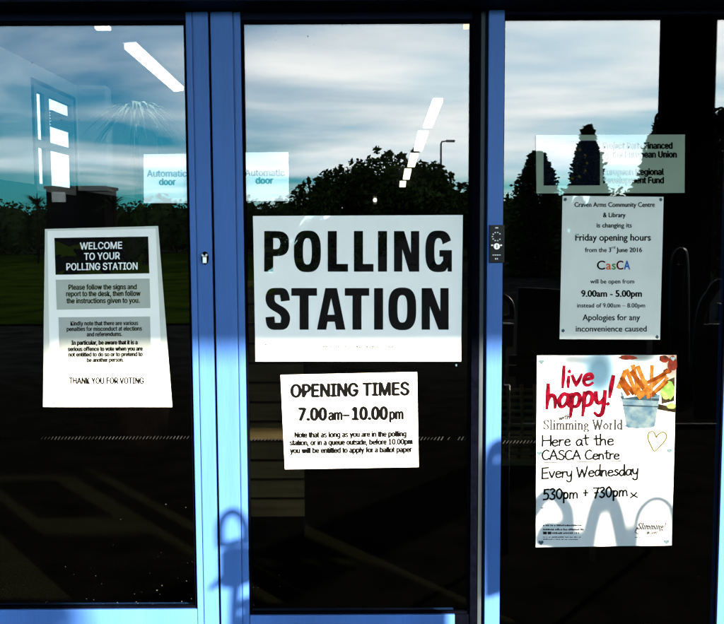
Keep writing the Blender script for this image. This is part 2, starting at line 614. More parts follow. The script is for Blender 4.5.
strip_light([(124.6, 48.8), (137.4, 48), (183.5, 90.2), (174.4, 91.6)], 'long lit strip light high behind the left door pane')
order = ['nearest and longest', 'second nearest', 'middle', 'second farthest', 'farthest and smallest']
for (x0, x1, y0, u0, u1, y1), wd in zip([(433, 442.7, 102, 423.3, 431.7, 128), (418.3, 428.3, 133.5, 414, 422, 151),
                                         (410.7, 418.6, 154.8, 407.6, 414.7, 167), (404.7, 411.5, 170, 403, 409.4, 179.5),
                                         (400, 406, 182, 399.5, 405.5, 187)], order):
    strip_light([(x0, y0), (x1, y0), (u1, y1), (u0, y1)],
                wd + ' of the five lit ceiling strips receding behind the middle door', 'ceiling strips in a row down the hall', m='lamp' if y0 < 140 else 'far_lamp')
wl = P(375, 200, 26.94)
t = thing('wall_lamp', 'tiny round lit lamp far down the dark hall', 'lamp', (wl.x, 27.0, wl.z))
bm = new()
bmesh.ops.create_uvsphere(bm, u_segments=14, v_segments=8, radius=0.06, matrix=Matrix.Translation((wl.x, 26.93, wl.z)) @ Matrix.Diagonal((1, 0.5, 1, 1)))
obj('globe', bm, M['far_lamp'], t, smooth=True)
bm = new()
box(bm, (wl.x - 0.06, 26.96, wl.z - 0.14), (wl.x + 0.06, 26.998, wl.z + 0.14), 0.005)
obj('back_plate', bm, M['lamp_body'], t)

# slatted timber counter just inside the middle door
cy0 = 1.5
cxa, cxb = P(228, 350, cy0).x, P(303, 350, cy0).x
ctr = thing('reception_counter', 'brown slatted timber counter in the dark hall behind the middle door', 'counter', ((cxa + cxb) / 2, cy0 + 0.3, 0))
bm = new()
z = 0.12
while z < 1.12:
    box(bm, (cxa, cy0, z), (cxb, cy0 + 0.025, z + 0.078), 0.004)
    z += 0.089
obj('slat_front', bm, M['timber'], ctr)
bm = new()
box(bm, (cxa + 0.01, cy0 + 0.028, 0.0), (cxb - 0.01, cy0 + 0.55, 1.135))
obj('carcass', bm, M['gasket'], ctr)
bm = new()
box(bm, (cxa - 0.03, cy0 - 0.04, 1.138), (cxb + 0.03, cy0 + 0.6, 1.17), 0.006)
obj('worktop', bm, M['timber'], ctr)


# woven chair seen dimly through the right screen
ch = P(517, 465, 1.2)
cx_, cyy = ch.x + 0.12, 1.2
chair = thing('woven_chair', 'brown woven chair standing in the dark behind the right screen', 'chair', (cx_, cyy + 0.25, 0))
bm = new()
for k in range(9):
    xx = cx_ - 0.22 + 0.44 * k / 8
    tube(bm, [(xx, cyy + 0.02, 0.46), (xx + 0.01, cyy - 0.01 + 0.012 * (k % 2), 0.60), (xx, cyy - 0.03, 0.78)], 0.009, 6)
for k in range(10):
    zz_ = 0.48 + 0.03 * k
    tube(bm, [(cx_ - 0.23, cyy + 0.01, zz_), (cx_, cyy - 0.012, zz_ + 0.004), (cx_ + 0.23, cyy + 0.01, zz_)], 0.008, 6)
obj('woven_back', bm, M['timber'], chair)
bm = new()
box(bm, (cx_ - 0.24, cyy + 0.03, 0.42), (cx_ + 0.24, cyy + 0.48, 0.45), 0.01)
obj('seat', bm, M['timber'], chair)
for sx in (-0.21, 0.21):
    for sy in (0.05, 0.45):
        bm = new()
        tube(bm, [(cx_ + sx * 1.05, cyy + sy, 0.0), (cx_ + sx, cyy + sy, 0.419)], 0.016, 8)
        obj('leg', bm, M['timber'], chair)


# ------------------------------------------------------------------ doors
def pane(name, parent, x0, x1, z0, z1):
    bm = new()
    box(bm, (x0 - 0.006, -0.004, z0 - 0.006), (x1 + 0.006, 0.004, z1 + 0.006))
    return obj(name, bm, M['glass'], parent)


def gasket(parent, x0, x1, z0, z1, w=0.008):
    bm = new()
    for a, b in (((x0, z0), (x0 + w, z1)), ((x1 - w, z0), (x1, z1)), ((x0 + w, z0), (x1 - w, z0 + w)), ((x0 + w, z1 - w), (x1 - w, z1))):
        box(bm, (a[0], -0.016, a[1]), (b[0], -0.0045, b[1]))
    return obj('gasket', bm, M['gasket'], parent)


def etched(parent, x0, x1, z, gaps=()):
    """Row of slanting etched dashes that makes the glass visible."""
    bm = new()
    x = x0 + 0.012
    while x < x1 - 0.012:
        if not any(a < x < b for a, b in gaps):
            q_ = 0.62 + 0.38 * abs(math.sin(x * 913.7) * math.cos(x * 371.1))
            h, w, s = 0.0055 * q_, 0.0034 * q_, 0.003
            f = bm.faces.new([bm.verts.new(c) for c in ((x - s, -0.0047, z - h), (x - s + w, -0.0047, z - h), (x + s + w, -0.0047, z + h), (x + s, -0.0047, z + h))])
        x += 0.0098
    return obj('etched_strip', bm, M['dot'], parent)


def dust(parent, spots, n, seed):
    rnd = random.Random(seed)
    bm = new()
    for i in range(n):
        x0, x1, z0, z1 = rnd.choice(spots)
        x = rnd.uniform(x0, x1)
        zc = z0 + (z1 - z0) * rnd.random() ** 2.2
        s = rnd.choice((0.0006, 0.0008, 0.0010, 0.0016))
        k = rnd.randint(3, 5)
        a0 = rnd.random() * 6
        st = rnd.uniform(0.5, 1.6)
        bm.faces.new([bm.verts.new((x + s * st * math.cos(a0 + i_ * 6.283 / k), -0.0048, zc + s * math.sin(a0 + i_ * 6.283 / k))) for i_ in range(k)])
    return tag(obj('dust', bm, M['dust'], parent), kind='stuff')


ETCH_Z = P(362, 438.5).z

# left leaf
ld = thing('sliding_door', 'blue framed glass door with the welcome poster, left of the gap', 'door', ((X_L0 + X_GAP0) / 2, 0, 0.02))
gp = pane('glass_pane', ld, X_LG0, X_LG1, Z_LB, Z_TOP)
etched(gp, P(38, 437).x, X_LG1, ETCH_Z + 0.006)
dust(gp, [(P(0, 600).x, X_LG1, Z_LB + 0.01, Z_LB + 0.30)] * 3 + [(P(150, 600).x, X_LG1, Z_LB + 0.05, Z_LB + 0.4)] + [(X_LG0, X_LG1, Z_LB, Z_LB + 0.02)], 60, 3)
dust_top = dust(gp, [(P(5, 40).x, P(185, 40).x, P(100, 120).z, P(100, 40).z)], 14, 8)
gasket(ld, X_LG0, X_LG1, Z_LB, Z_TOP)
for a, b in ((X_L0, X_LG0), (X_LG1, X_GAP0)):
    bm = new()
    xg = a + (b - a) * 0.30 if b == X_GAP0 else b - (b - a) * 0.30
    box(bm, (min(a, xg) if b == X_GAP0 else a, -0.026, 0.03), (xg - 0.0012, 0.03, Z_HEAD), 0.003)
    box(bm, (xg + 0.0012, -0.028, 0.03), (b, 0.03, Z_HEAD), 0.003)
    box(bm, (xg - 0.0025, -0.022, 0.035), (xg + 0.0025, 0.028, Z_HEAD - 0.005))
    obj('stile', bm, M['blue'], ld)
bm = new()
box(bm, (X_LG0 + 0.001, -0.024, 0.03), (X_LG1 - 0.001, 0.03, Z_LB), 0.003)
obj('rail', bm, M['blue'], ld)
bm = new()
box(bm, (X_LG0 + 0.001, -0.022, Z_TOP), (X_LG1 - 0.001, 0.03, Z_HEAD), 0.002)
obj('rail', bm, M['navy'], ld)  # blue top rail, deep shade painted in as dark navy
# cylinder lock with the key hanging in it
lk = P(205, 259, -0.03)
bm = new()
tube(bm, [(lk.x, -0.026, lk.z + 0.002), (lk.x, -0.034, lk.z + 0.002)], 0.0135, 18)
bmesh.ops.scale(bm, vec=(0.75, 1, 1.35), verts=bm.verts, space=Matrix.Translation((-lk.x, 0, -lk.z)))
lock = obj('lock', bm, M['gasket'], ld)
bm = new()
box(bm, (lk.x - 0.0050, -0.042, lk.z - 0.012), (lk.x + 0.0058, -0.0345, lk.z + 0.006), 0.002)
for s in (-1, 1):
    tube(bm, [(lk.x + s * 0.002, -0.04, lk.z + 0.006), (lk.x + s * 0.007, -0.041, lk.z + 0.014)], 0.0032, 8)
obj('key', bm, M['steel'], lock)

# dark gap between the leaves
bm = new()
box(bm, (X_GAP0 + 0.0005, -0.012, 0.03), (X_GAP1 - 0.0005, 0.02, Z_HEAD))
md = thing('sliding_door', 'blue framed glass door carrying the polling station sign, right of the gap', 'door', ((X_GAP1 + X_M1) / 2, 0, 0.02))
obj('brush_seal', bm, M['gasket'], md)
gp = pane('glass_pane', md, X_MG0, X_MG1, Z_MB, Z_TOP)
etched(gp, X_MG0, X_MG1, ETCH_Z, [(P(441.5, 437).x, P(446, 437).x), (P(449, 437).x, P(458, 437).x)])
dust(gp, [(X_MG0, X_MG0 + 0.012, Z_MB + 0.02, Z_MB + 0.5), (X_MG0, X_MG0 + 0.10, Z_MB, Z_MB + 0.16), (X_MG0, X_MG1, Z_MB, Z_MB + 0.03)], 46, 11)
dust(gp, [(P(250, 30).x, P(345, 30).x, P(300, 45).z, P(300, 24).z)], 9, 12)
gasket(md, X_MG0, X_MG1, Z_MB, Z_TOP, 0.007)
bm = new()
xg = X_GAP1 + (X_MG0 - X_GAP1) * 0.76
box(bm, (X_GAP1, -0.028, 0.03), (xg - 0.0012, 0.03, Z_HEAD), 0.003)
box(bm, (xg + 0.0012, -0.024, 0.03), (X_MG0, 0.03, Z_HEAD), 0.003)
box(bm, (xg - 0.0025, -0.020, 0.035), (xg + 0.0025, 0.028, Z_HEAD - 0.005))
obj('stile', bm, M['blue'], md)
bm = new()
box(bm, (X_MG1, -0.026, 0.03), (X_M1, 0.03, Z_HEAD), 0.002)
obj('stile', bm, M['gasket'], md)
xc = P(454, 618).x
bm = new()
box(bm, (X_MG0 + 0.001, -0.024, 0.03), (xc, 0.03, Z_MB), 0.003)
obj('rail', bm, M['blue'], md)
bm = new()
box(bm, (xc + 0.001, -0.022, 0.03), (X_MG1 - 0.001, 0.03, Z_MB), 0.002)
obj('corner_block', bm, M['gasket'], md)
bm = new()
box(bm, (X_MG0 + 0.001, -0.022, Z_TOP), (X_MG1 - 0.001, 0.03, Z_HEAD), 0.002)
obj('rail', bm, M['navy'], md)  # shade under the canopy is put into this rail's colour

# fixed screen on the right with its post
rs = thing('glazed_screen', 'fixed glass side screen with blue post and black key switch', 'glazed screen', ((X_POST0 + X_R1) / 2, 0, 0.02))
gp = pane('glass_pane', rs, X_POST1, X_RG1, Z_RB, P(600, 16).z)
etched(gp, X_POST1, P(548, 445).x, P(520, 441.5).z)
dust(gp, [(P(505, 300).x, P(720, 300).x, P(600, 600).z, P(600, 60).z)], 16, 21)
gasket(rs, X_POST1, X_RG1, Z_RB, P(600, 16).z, 0.004)
bm = new()
box(bm, (X_M1 + 0.0005, -0.015, 0.0), (P(478.6, 231).x, 0.035, Z_HEAD))
box(bm, (P(483.2, 231).x, -0.02, 0.0), (X_POST0 - 0.001, 0.035, Z_HEAD))
obj('post_edge', bm, M['navy'], rs)
bm = new()
box(bm, (P(478.8, 231).x, -0.022, 0.0), (P(483.0, 231).x, 0.03, Z_HEAD), 0.003)
obj('cover_strip', bm, M['alu'], rs)
bm = new()
box(bm, (X_POST0, -0.034, 0.0), (X_POST1, 0.035, Z_HEAD), 0.003)
obj('post', bm, M['blue'], rs)
bm = new()
box(bm, (X_RG1, -0.018, 0.0), (X_R1, 0.035, Z_HEAD), 0.002)
obj('post', bm, M['blue'], rs)
bm = new()
box(bm, (X_POST1 + 0.001, -0.024, 0.0), (X_RG1 - 0.001, 0.03, Z_RB), 0.003)
obj('rail', bm, M['blue'], rs)
bm = new()
box(bm, (X_POST1 + 0.001, -0.022, P(600, 16).z), (X_RG1 - 0.001, 0.03, Z_HEAD), 0.002)
obj('rail', bm, M['navy'], rs)  # blue rail coloured dark to stand for the shade on it
# key switch plate
a, b = P(489.6, 225, -0.04), P(504.0, 262.5, -0.04)
bm = new()
box(bm, (a.x, -0.044, b.z), (b.x, -0.0345, a.z), 0.0015)
sw = obj('switch_plate', bm, M['black'], rs)
bm = new()
zc, xm = P(496.5, 236.5, -0.044).z, P(496.6, 237, -0.044).x
for k in range(9):
    an = R(40 + k * 35)
    box(bm, (xm + 0.0118 * math.cos(an) - 0.0017, -0.0462, zc + 0.0118 * math.sin(an) - 0.0014), (xm + 0.0118 * math.cos(an) + 0.0017, -0.0442, zc + 0.0118 * math.sin(an) + 0.0014))
box(bm, (xm - 0.004, -0.0455, P(496, 227.8, -0.044).z - 0.0016), (xm + 0.004, -0.0442, P(496, 227.8, -0.044).z + 0.0016))
zb = P(496, 255, -0.044).z
for k in range(4):
    box(bm, (xm - 0.011 + k * 0.006, -0.0455, zb - 0.0010), (xm - 0.011 + k * 0.006 + 0.0045, -0.0442, zb + 0.0010))
for s in (-1, 1):
    box(bm, (xm + s * 0.0025 - 0.0012, -0.0455, zb - 0.0125), (xm + s * 0.0025 + 0.0012, -0.0442, zb - 0.0085))
obj('marking', bm, M['mark'], sw)
zk = P(496, 246.3, -0.044).z
bm = new()
tube(bm, [(xm, -0.0443, zk), (xm, -0.051, zk)], 0.0085, 20)
ks = obj('key_switch', bm, M['steel'], sw)
bm = new()
box(bm, (xm - 0.0012, -0.053, zk - 0.005), (xm + 0.0012, -0.0511, zk + 0.005))
obj('key_slot', bm, M['black'], ks)
bm = new()
for s in (-1, 1):
    box(bm, (xm + s * 0.0125 - 0.0025, -0.0465, zk + 0.001), (xm + s * 0.0125 + 0.0025, -0.0443, zk + 0.005), 0.0005)
obj('wing', bm, M['steel'], sw)


# ------------------------------------------------------------------ lettering
_fc = {}


def text_geo(txt):
    key = txt
    if key not in _fc:
        c = bpy.data.curves.new('text', 'FONT')
        c.body = txt
        c.size = 1.0
        c.fill_mode = 'FRONT'
        c.resolution_u = 4
        o = bpy.data.objects.new('text', c)
        col.objects.link(o)
        dg = bpy.context.evaluated_depsgraph_get()
        me = bpy.data.meshes.new_from_object(o.evaluated_get(dg))
        vs_ = [tuple(v.co) for v in me.vertices]
        fs = [tuple(p.vertices) for p in me.polygons]
        bpy.data.objects.remove(o)
        bpy.data.curves.remove(c)
        bpy.data.meshes.remove(me)
        _fc[key] = (vs_, fs)
    return _fc[key]


def curve_geo(loops):
    """Filled 2-D outlines, holes included."""
    c = bpy.data.curves.new('outline', 'CURVE')
    c.dimensions = '2D'
    c.fill_mode = 'FRONT'
    for lp in loops:
        s = c.splines.new('POLY')
        s.points.add(len(lp) - 1)
        for p, q in zip(s.points, lp):
            p.co = (q[0], q[1], 0, 1)
        s.use_cyclic_u = True
    o = bpy.data.objects.new('outline', c)
    col.objects.link(o)
    dg = bpy.context.evaluated_depsgraph_get()
    me = bpy.data.meshes.new_from_object(o.evaluated_get(dg))
    r = ([tuple(v.co) for v in me.vertices], [tuple(p.vertices) for p in me.polygons])
    bpy.data.objects.remove(o)
    bpy.data.curves.remove(c)
    bpy.data.meshes.remove(me)
    return r


GLYPHS = (
    ",94|19,-60 34,36 68,36 42,-60;-227|168,122 168,94 57,94 57,122;.94|48,-2 39,-1 31,4 26,12 25,20 26,29 31,37 39,42 48,43 56,42 64,37 69,29 71,20 69,12 "
    "64,4 56,-1;0227|113,-3 87,0 65,12 47,31 34,57 27,89 24,127 27,165 35,197 48,223 65,242 87,254 113,258 139,254 161,242 179,223 192,197 200,165 203,127 "
    "200,89 192,57 179,31 162,12 140,0|113,25 131,28 145,37 157,52 165,72 170,97 172,127 170,157 165,182 157,203 145,218 131,227 113,230 96,227 82,218 70,2"
    "03 62,182 56,157 55,127 56,97 62,72 70,52 82,37 96,28;1227|38,0 38,27 195,27 195,0|138,254 138,0 106,0 106,224 105,224 43,179 43,213 99,254;7227|48,0 "
    "162,224 162,226 31,226 31,254 195,254 195,224 82,0;A240|8,0 101,254 138,254 231,0 198,0 144,151 132,186 116,239 123,239 106,185 95,151 43,0|55,71 55,9"
    "9 185,99 185,71;C255|134,-3 103,1 75,12 52,32 35,58 24,90 20,127 24,165 35,197 52,223 75,242 103,254 134,258 170,252 186,245 201,236 214,224 224,209 2"
    "32,193 236,174 204,174 195,197 179,214 158,224 134,228 111,225 92,216 75,202 62,182 54,157 52,127 54,97 63,72 75,53 92,38 112,29 134,26 158,30 179,40 "
    "195,57 204,80 236,80 232,62 224,45 214,31 201,19 187,9 170,2 153,-2;D252|109,0 48,0 48,29 107,29 136,31 159,40 177,55 189,75 197,99 200,128 197,156 19"
    "0,180 177,200 160,214 138,223 110,226 47,226 47,254 113,254 147,251 176,239 200,221 217,196 227,164 231,128 227,91 217,59 199,34 175,15 145,4|62,254 6"
    "2,0 30,0 30,254;E210|30,0 30,254 186,254 186,226 62,226 62,143 178,143 178,114 62,114 62,29 188,29 188,0;F205|30,0 30,254 185,254 185,226 62,226 62,13"
    "9 173,139 173,111 62,111 62,0;G261|134,-3 102,1 75,13 52,32 35,58 24,90 20,127 24,165 35,197 52,223 74,242 102,254 132,258 152,256 170,252 187,245 202"
    ",235 214,222 225,208 232,192 237,174 204,174 194,197 178,213 158,224 133,228 111,225 92,216 75,202 62,182 54,157 52,127 54,97 63,72 75,53 92,38 112,29"
    " 134,26 155,29 172,36 187,47 198,62 205,80 207,101 217,100 141,100 141,128 239,128 239,100 236,71 225,45 209,25 188,9 163,0;H259|30,0 30,254 62,254 62"
    ",144 196,144 196,254 228,254 228,0 196,0 196,116 62,116 62,0;I151|16,0 16,29 59,29 59,226 16,226 16,254 135,254 135,226 91,226 91,29 135,29 135,0;K234"
    "|52,73 52,108 70,131 87,152 106,172 182,254 224,254 116,138 114,138|30,0 30,254 62,254 62,167 62,112 62,97 62,0|186,0 94,130 114,155 224,0;L197|30,0 3"
    "0,254 62,254 62,29 181,29 181,0;M315|30,0 30,254 76,254 139,94 144,79 150,61 156,42 161,24 154,24 159,41 165,61 171,79 176,94 238,254 284,254 284,0 25"
    "2,0 252,145 252,163 253,184 253,207 253,229 256,229 249,205 241,181 234,161 228,145 171,0 143,0 85,145 80,160 72,181 65,204 56,229 59,229 60,208 60,18"
    "6 61,164 61,145 61,0;N262|30,0 30,254 68,254 172,91 181,75 194,53 207,27 202,27 200,54 200,79 199,97 199,254 232,254 232,0 193,0 101,145 89,165 74,191"
    " 54,226 60,227 61,192 62,164 62,145 62,0;O267|133,-3 103,1 75,12 52,32 35,58 24,90 20,127 24,165 35,197 52,223 75,242 103,254 133,258 164,254 192,242 "
    "215,223 232,197 243,165 247,127 243,90 232,58 215,32 192,12 164,1|133,26 155,29 175,38 191,52 204,72 212,97 215,127 212,157 204,182 191,202 175,216 15"
    "5,225 133,228 112,225 92,216 75,202 63,182 54,157 52,127 54,97 63,72 75,52 92,38 112,29;P223|30,0 30,254 118,254 144,252 166,244 183,231 195,215 202,1"
    "95 204,174 202,152 195,133 183,116 166,104 144,96 118,93 55,93 55,121 116,121 134,123 149,128 159,136 167,147 171,160 172,174 171,188 167,201 159,211 "
    "148,219 134,224 116,226 62,226 62,0;R225|30,0 30,254 118,254 145,252 167,244 183,232 195,217 202,198 205,176 202,154 195,136 183,120 166,109 145,101 1"
    "18,99 48,99 48,128 117,128 135,129 149,133 160,141 167,150 171,162 173,176 171,190 167,202 159,212 149,220 134,224 116,226 62,226 62,0|177,0 115,115 1"
    "51,115 214,0;S224|112,-4 86,-2 64,5 46,15 32,30 23,48 19,68 52,68 55,55 62,44 71,35 83,29 112,25 128,26 143,30 155,37 165,46 171,57 173,70 171,81 166,"
    "89 148,102 122,111 92,120 64,130 43,145 30,163 26,186 29,206 37,224 51,238 69,249 90,256 114,258 137,256 158,249 175,238 189,224 197,208 200,189 169,1"
    "89 163,206 151,219 134,227 112,229 97,228 84,224 73,218 64,209 59,199 58,188 60,176 65,167 85,154 106,147 132,140 156,132 179,119 197,99 202,85 204,69"
    " 201,50 193,32 180,17 162,5 139,-2;T225|16,226 16,254 208,254 208,226 128,226 128,0 96,0 96,226;U259|129,-4 101,-1 77,8 57,22 42,40 33,62 30,87 30,254"
    " 62,254 62,89 64,72 70,57 80,44 94,34 110,28 129,26 149,28 165,34 179,44 188,57 194,72 196,89 196,254 229,254 229,87 226,62 216,40 201,22 182,8 157,-1"
    ";V240|102,0 8,254 42,254 96,103 108,69 124,15 117,15 133,69 145,103 197,254 231,254 139,0;W344|78,0 8,254 41,254 82,98 88,73 93,47 98,20 95,20 100,47 "
    "106,73 112,98 153,254 190,254 231,98 237,73 243,47 249,20 244,20 249,47 255,73 261,98 302,254 335,254 265,0 228,0 184,161 176,196 168,237 175,237 167,"
    "197 159,161 115,0;Y236|102,0 102,104 8,254 46,254 96,172 111,146 125,115 112,115 126,146 140,172 191,254 228,254 134,104 134,0;a195|80,-4 63,-3 47,2 3"
    "4,11 24,22 17,37 15,54 17,69 22,80 29,90 39,97 63,105 89,110 117,113 133,117 136,121 138,127 138,128 133,148 120,161 98,165 75,161 59,150 50,137 20,14"
    "6 29,161 39,173 52,182 66,188 97,192 119,190 143,180 153,172 161,160 167,145 168,126 168,0 138,0 138,26 136,26 126,12 108,1|85,23 101,24 114,29 124,37"
    " 132,47 136,57 138,69 138,95 130,91 116,88 100,86 88,84 67,79 52,70 47,62 46,52 51,36 65,26;b213|115,-4 99,-3 86,2 69,16 59,29 56,29 56,0 26,0 26,254 "
    "57,254 57,160 59,160 69,173 86,186 98,191 115,192 137,189 156,180 173,166 185,146 193,122 195,94 193,66 185,42 173,23 157,8 137,-1|110,23 126,26 140,3"
    "3 150,44 158,58 163,75 164,95 163,114 158,131 150,145 140,156 126,163 110,165 94,163 81,156 70,145 62,131 58,114 56,95 58,75 63,58 70,43 81,32 94,26;c"
    "198|104,-4 79,-1 58,8 41,23 28,43 20,66 17,94 20,122 28,146 41,165 58,180 79,189 104,192 130,189 153,178 170,161 181,138 151,131 145,145 135,155 121,1"
    "62 104,165 86,162 73,155 62,144 54,129 50,112 48,94 50,75 54,59 62,44 73,33 86,26 104,23 121,26 135,33 146,44 152,59 181,51 171,28 153,11 130,0;d213|9"
    "8,-4 75,-1 56,8 40,23 27,42 20,66 17,94 20,122 27,146 40,166 56,180 75,189 98,192 114,191 126,186 144,173 153,160 155,160 155,254 186,254 186,0 156,0 "
    "156,29 153,29 143,16 126,2 114,-3|102,23 118,26 132,32 142,43 150,58 154,75 156,95 154,114 150,131 142,145 132,156 118,163 102,165 86,163 72,156 62,14"
    "5 54,131 50,114 48,95 50,75 54,58 62,44 73,33 86,26;e202|106,-4 80,-1 58,8 41,23 28,42 20,66 17,93 20,121 28,145 40,165 58,180 78,189 103,192 133,187 "
    "147,180 160,170 170,157 179,141 184,121 186,97 186,85 37,85 37,110 169,110 155,101 153,119 149,134 141,147 131,157 118,163 103,165 87,163 73,157 62,14"
    "7 54,135 50,121 48,105 48,89 50,69 55,53 64,40 76,31 90,25 106,23 127,26 143,36 153,53 182,45 177,32 168,20 156,10 141,2 125,-3;f127|114,190 114,164 3"
    ",164 3,190|40,0 40,216 42,231 48,243 57,252 68,259 94,265 111,263 121,260 114,234 107,236 97,237 85,235 77,230 72,221 71,209 71,0;g213|103,-75 84,-74 "
    "67,-70 41,-55 25,-35 51,-20 61,-33 77,-44 103,-49 124,-46 141,-38 152,-23 156,-3 156,34 153,34 143,21 126,8 114,4 97,2 76,5 56,13 40,27 28,45 20,68 17"
    ",96 20,123 27,147 40,166 56,180 76,189 98,192 114,191 127,186 144,173 154,159 157,159 157,190 186,190 186,-4 183,-27 175,-45 162,-59 145,-68 125,-73|1"
    "02,30 118,32 132,38 142,47 150,61 155,77 156,96 155,115 150,132 142,146 132,156 119,163 102,165 86,163 73,156 62,145 54,131 50,115 48,96 50,78 54,61 6"
    "2,48 73,38 86,32;h205|57,113 57,0 26,0 26,254 57,254 57,144 51,144 62,166 76,181 94,189 114,192 132,190 148,184 161,174 170,160 177,142 179,120 179,0 "
    "148,0 148,118 145,137 136,152 123,161 105,165 92,163 80,159 71,151 63,141 58,129;i84|26,0 26,190 57,190 57,0|42,221 34,223 27,227 22,234 21,242 22,249"
    " 27,256 34,260 42,262 50,260 57,256 62,249 63,242 62,234 57,227 50,223;j84|26,190 57,190 57,-15 55,-31 51,-45 43,-56 32,-65 19,-70 2,-71 -5,-71 -5,-43"
    " 1,-43 12,-42 20,-36 25,-27 26,-15|42,221 34,223 27,227 22,234 20,242 22,249 27,256 34,260 42,262 50,260 57,256 61,249 63,242 61,234 57,227 50,223;k19"
    "1|55,68 55,106 60,106 142,190 180,190 92,100 89,100|26,0 26,254 57,254 57,0|147,0 74,93 96,114 186,0;l95|70,-1 50,2 37,10 29,24 26,42 26,254 57,254 57"
    ",49 60,31 65,27 73,26 80,26 85,27 90,1 81,0;m305|26,0 26,190 56,190 56,148 54,148 59,162 66,173 86,188 110,193 129,190 144,180 154,166 160,147 156,147"
    " 161,160 169,172 190,187 218,193 234,191 249,186 261,177 270,164 276,148 278,128 278,0 248,0 248,127 245,145 236,156 224,163 209,165 197,164 187,160 1"
    "73,145 168,124 168,0 137,0 137,130 134,144 126,156 115,163 100,165 79,160 70,154 63,145 58,133 57,119 57,0;n205|57,113 57,0 26,0 26,190 56,190 56,144 "
    "51,144 62,166 76,181 94,189 114,192 132,190 147,184 160,174 170,160 176,142 179,120 179,0 148,0 148,118 145,137 136,152 123,161 105,165 92,163 80,159 "
    "71,151 63,141 58,129;o208|104,-4 79,-1 58,8 41,23 28,43 20,66 17,94 20,122 28,146 41,165 58,180 79,189 104,192 128,189 149,180 167,165 180,146 188,122"
    " 191,94 188,66 180,43 167,23 149,8 128,-1|104,23 121,26 135,33 146,44 154,59 158,75 160,94 158,112 154,129 146,144 135,155 121,162 104,165 86,162 73,1"
    "55 62,144 54,129 50,112 48,94 50,75 54,59 62,44 73,33 86,26;p213|26,-71 26,190 56,190 56,160 59,160 69,173 86,186 98,191 115,192 137,189 156,180 173,1"
    "66 185,146 193,122 195,94 193,66 185,42 173,23 157,8 137,-1 115,-4 99,-3 86,2 69,16 59,29 57,29 57,-71|110,23 126,26 140,33 150,44 158,58 163,75 164,9"
    "5 163,114 158,131 150,145 140,156 126,163 110,165 94,163 81,156 70,145 62,131 58,114 56,95 58,75 63,58 70,43 81,32 94,26;q213|186,-71 155,-71 155,29 1"
    "53,29 143,16 126,2 114,-3 98,-4 75,-1 56,8 40,23 27,42 20,66 17,94 20,122 27,146 40,166 56,180 75,189 98,192 114,191 126,186 144,173 153,160 156,160 1"
    "56,190 186,190|102,23 118,26 132,32 142,43 150,58 154,75 156,95 154,114 150,131 142,145 132,156 118,163 102,165 86,163 72,156 62,145 54,131 50,114 48,"
    "95 50,75 54,58 62,44 73,33 86,26;r130|26,0 26,190 56,190 56,160 58,160 65,173 76,184 90,190 107,192 115,192 122,192 122,161 115,162 103,163 91,161 80,"
    "157 70,151 63,142 58,131 57,118 57,0;s183|91,-4 72,-3 56,2 42,9 31,19 23,32 18,47 47,53 53,40 62,30 75,25 91,23 108,25 122,31 131,40 134,51 132,60 127"
    ",68 118,74 106,78 75,85 52,93 36,104 27,119 23,137 26,152 33,166 43,177 58,185 74,190 94,192 112,191 127,186 140,179 149,170 162,145 134,139 129,149 1"
    "21,158 110,164 94,166 78,164 65,158 57,150 54,139 56,129 62,122 86,111 115,105 137,97 153,86 162,71 166,53 163,37 156,24 145,12 130,3 112,-2;t114|102,"
    "190 102,164 3,164 3,190|32,236 63,236 63,49 64,38 68,31 75,26 85,25 93,26 101,27 107,1 96,-1 84,-2 62,1 46,11 36,26 32,46;u205|91,-3 73,-1 57,5 44,15 "
    "35,29 28,47 26,69 26,190 57,190 57,72 60,52 68,37 82,28 100,25 113,27 125,31 134,38 142,48 146,61 148,76 148,190 179,190 179,0 149,0 149,46 154,46 143"
    ",23 129,8 111,0;v195|81,0 9,190 42,190 83,78 93,43 103,10 92,10 101,43 112,78 152,190 186,190 113,0;w284|69,0 11,190 44,190 67,107 77,68 88,21 82,21 9"
    "3,67 103,107 126,190 158,190 181,107 191,68 201,21 196,21 206,68 217,107 240,190 272,190 215,0 184,0 159,86 152,112 145,140 138,169 145,169 138,140 13"
    "1,112 124,86 99,0;y195|24,-69 31,-43 36,-44 52,-44 65,-37 75,-18 81,-1 9,190 42,190 83,78 93,43 103,10 92,10 101,43 112,78 153,190 186,190 102,-29 88,"
    "-54 70,-68 46,-73 32,-72; 94")

_gl = {}
for _g in GLYPHS.split(';'):
    _n = _g[1:].split('|')
    _gl[_g[0]] = (int(_n[0]) / 500, [[(int(q.split(',')[0]) / 500, int(q.split(',')[1]) / 500) for q in lp.split()] for lp in _n[1:]])


def grot_geo(txt):
    """Plain grotesque lettering laid out from the outline table above."""
    key = ('grot', txt)
    if key not in _fc:
        vs_, fs, x = [], [], 0.0
        for ch_ in txt:
            adv, loops = _gl[ch_]
            if loops:
                if ('g', ch_) not in _fc:
                    _fc[('g', ch_)] = curve_geo(loops)
                gv_, gf = _fc[('g', ch_)]
                o = len(vs_)
                vs_ += [(a + x, b, 0) for a, b, c in gv_]
                fs += [tuple(i + o for i in f) for f in gf]
            x += adv
        _fc[key] = (vs_, fs)
    return _fc[key]


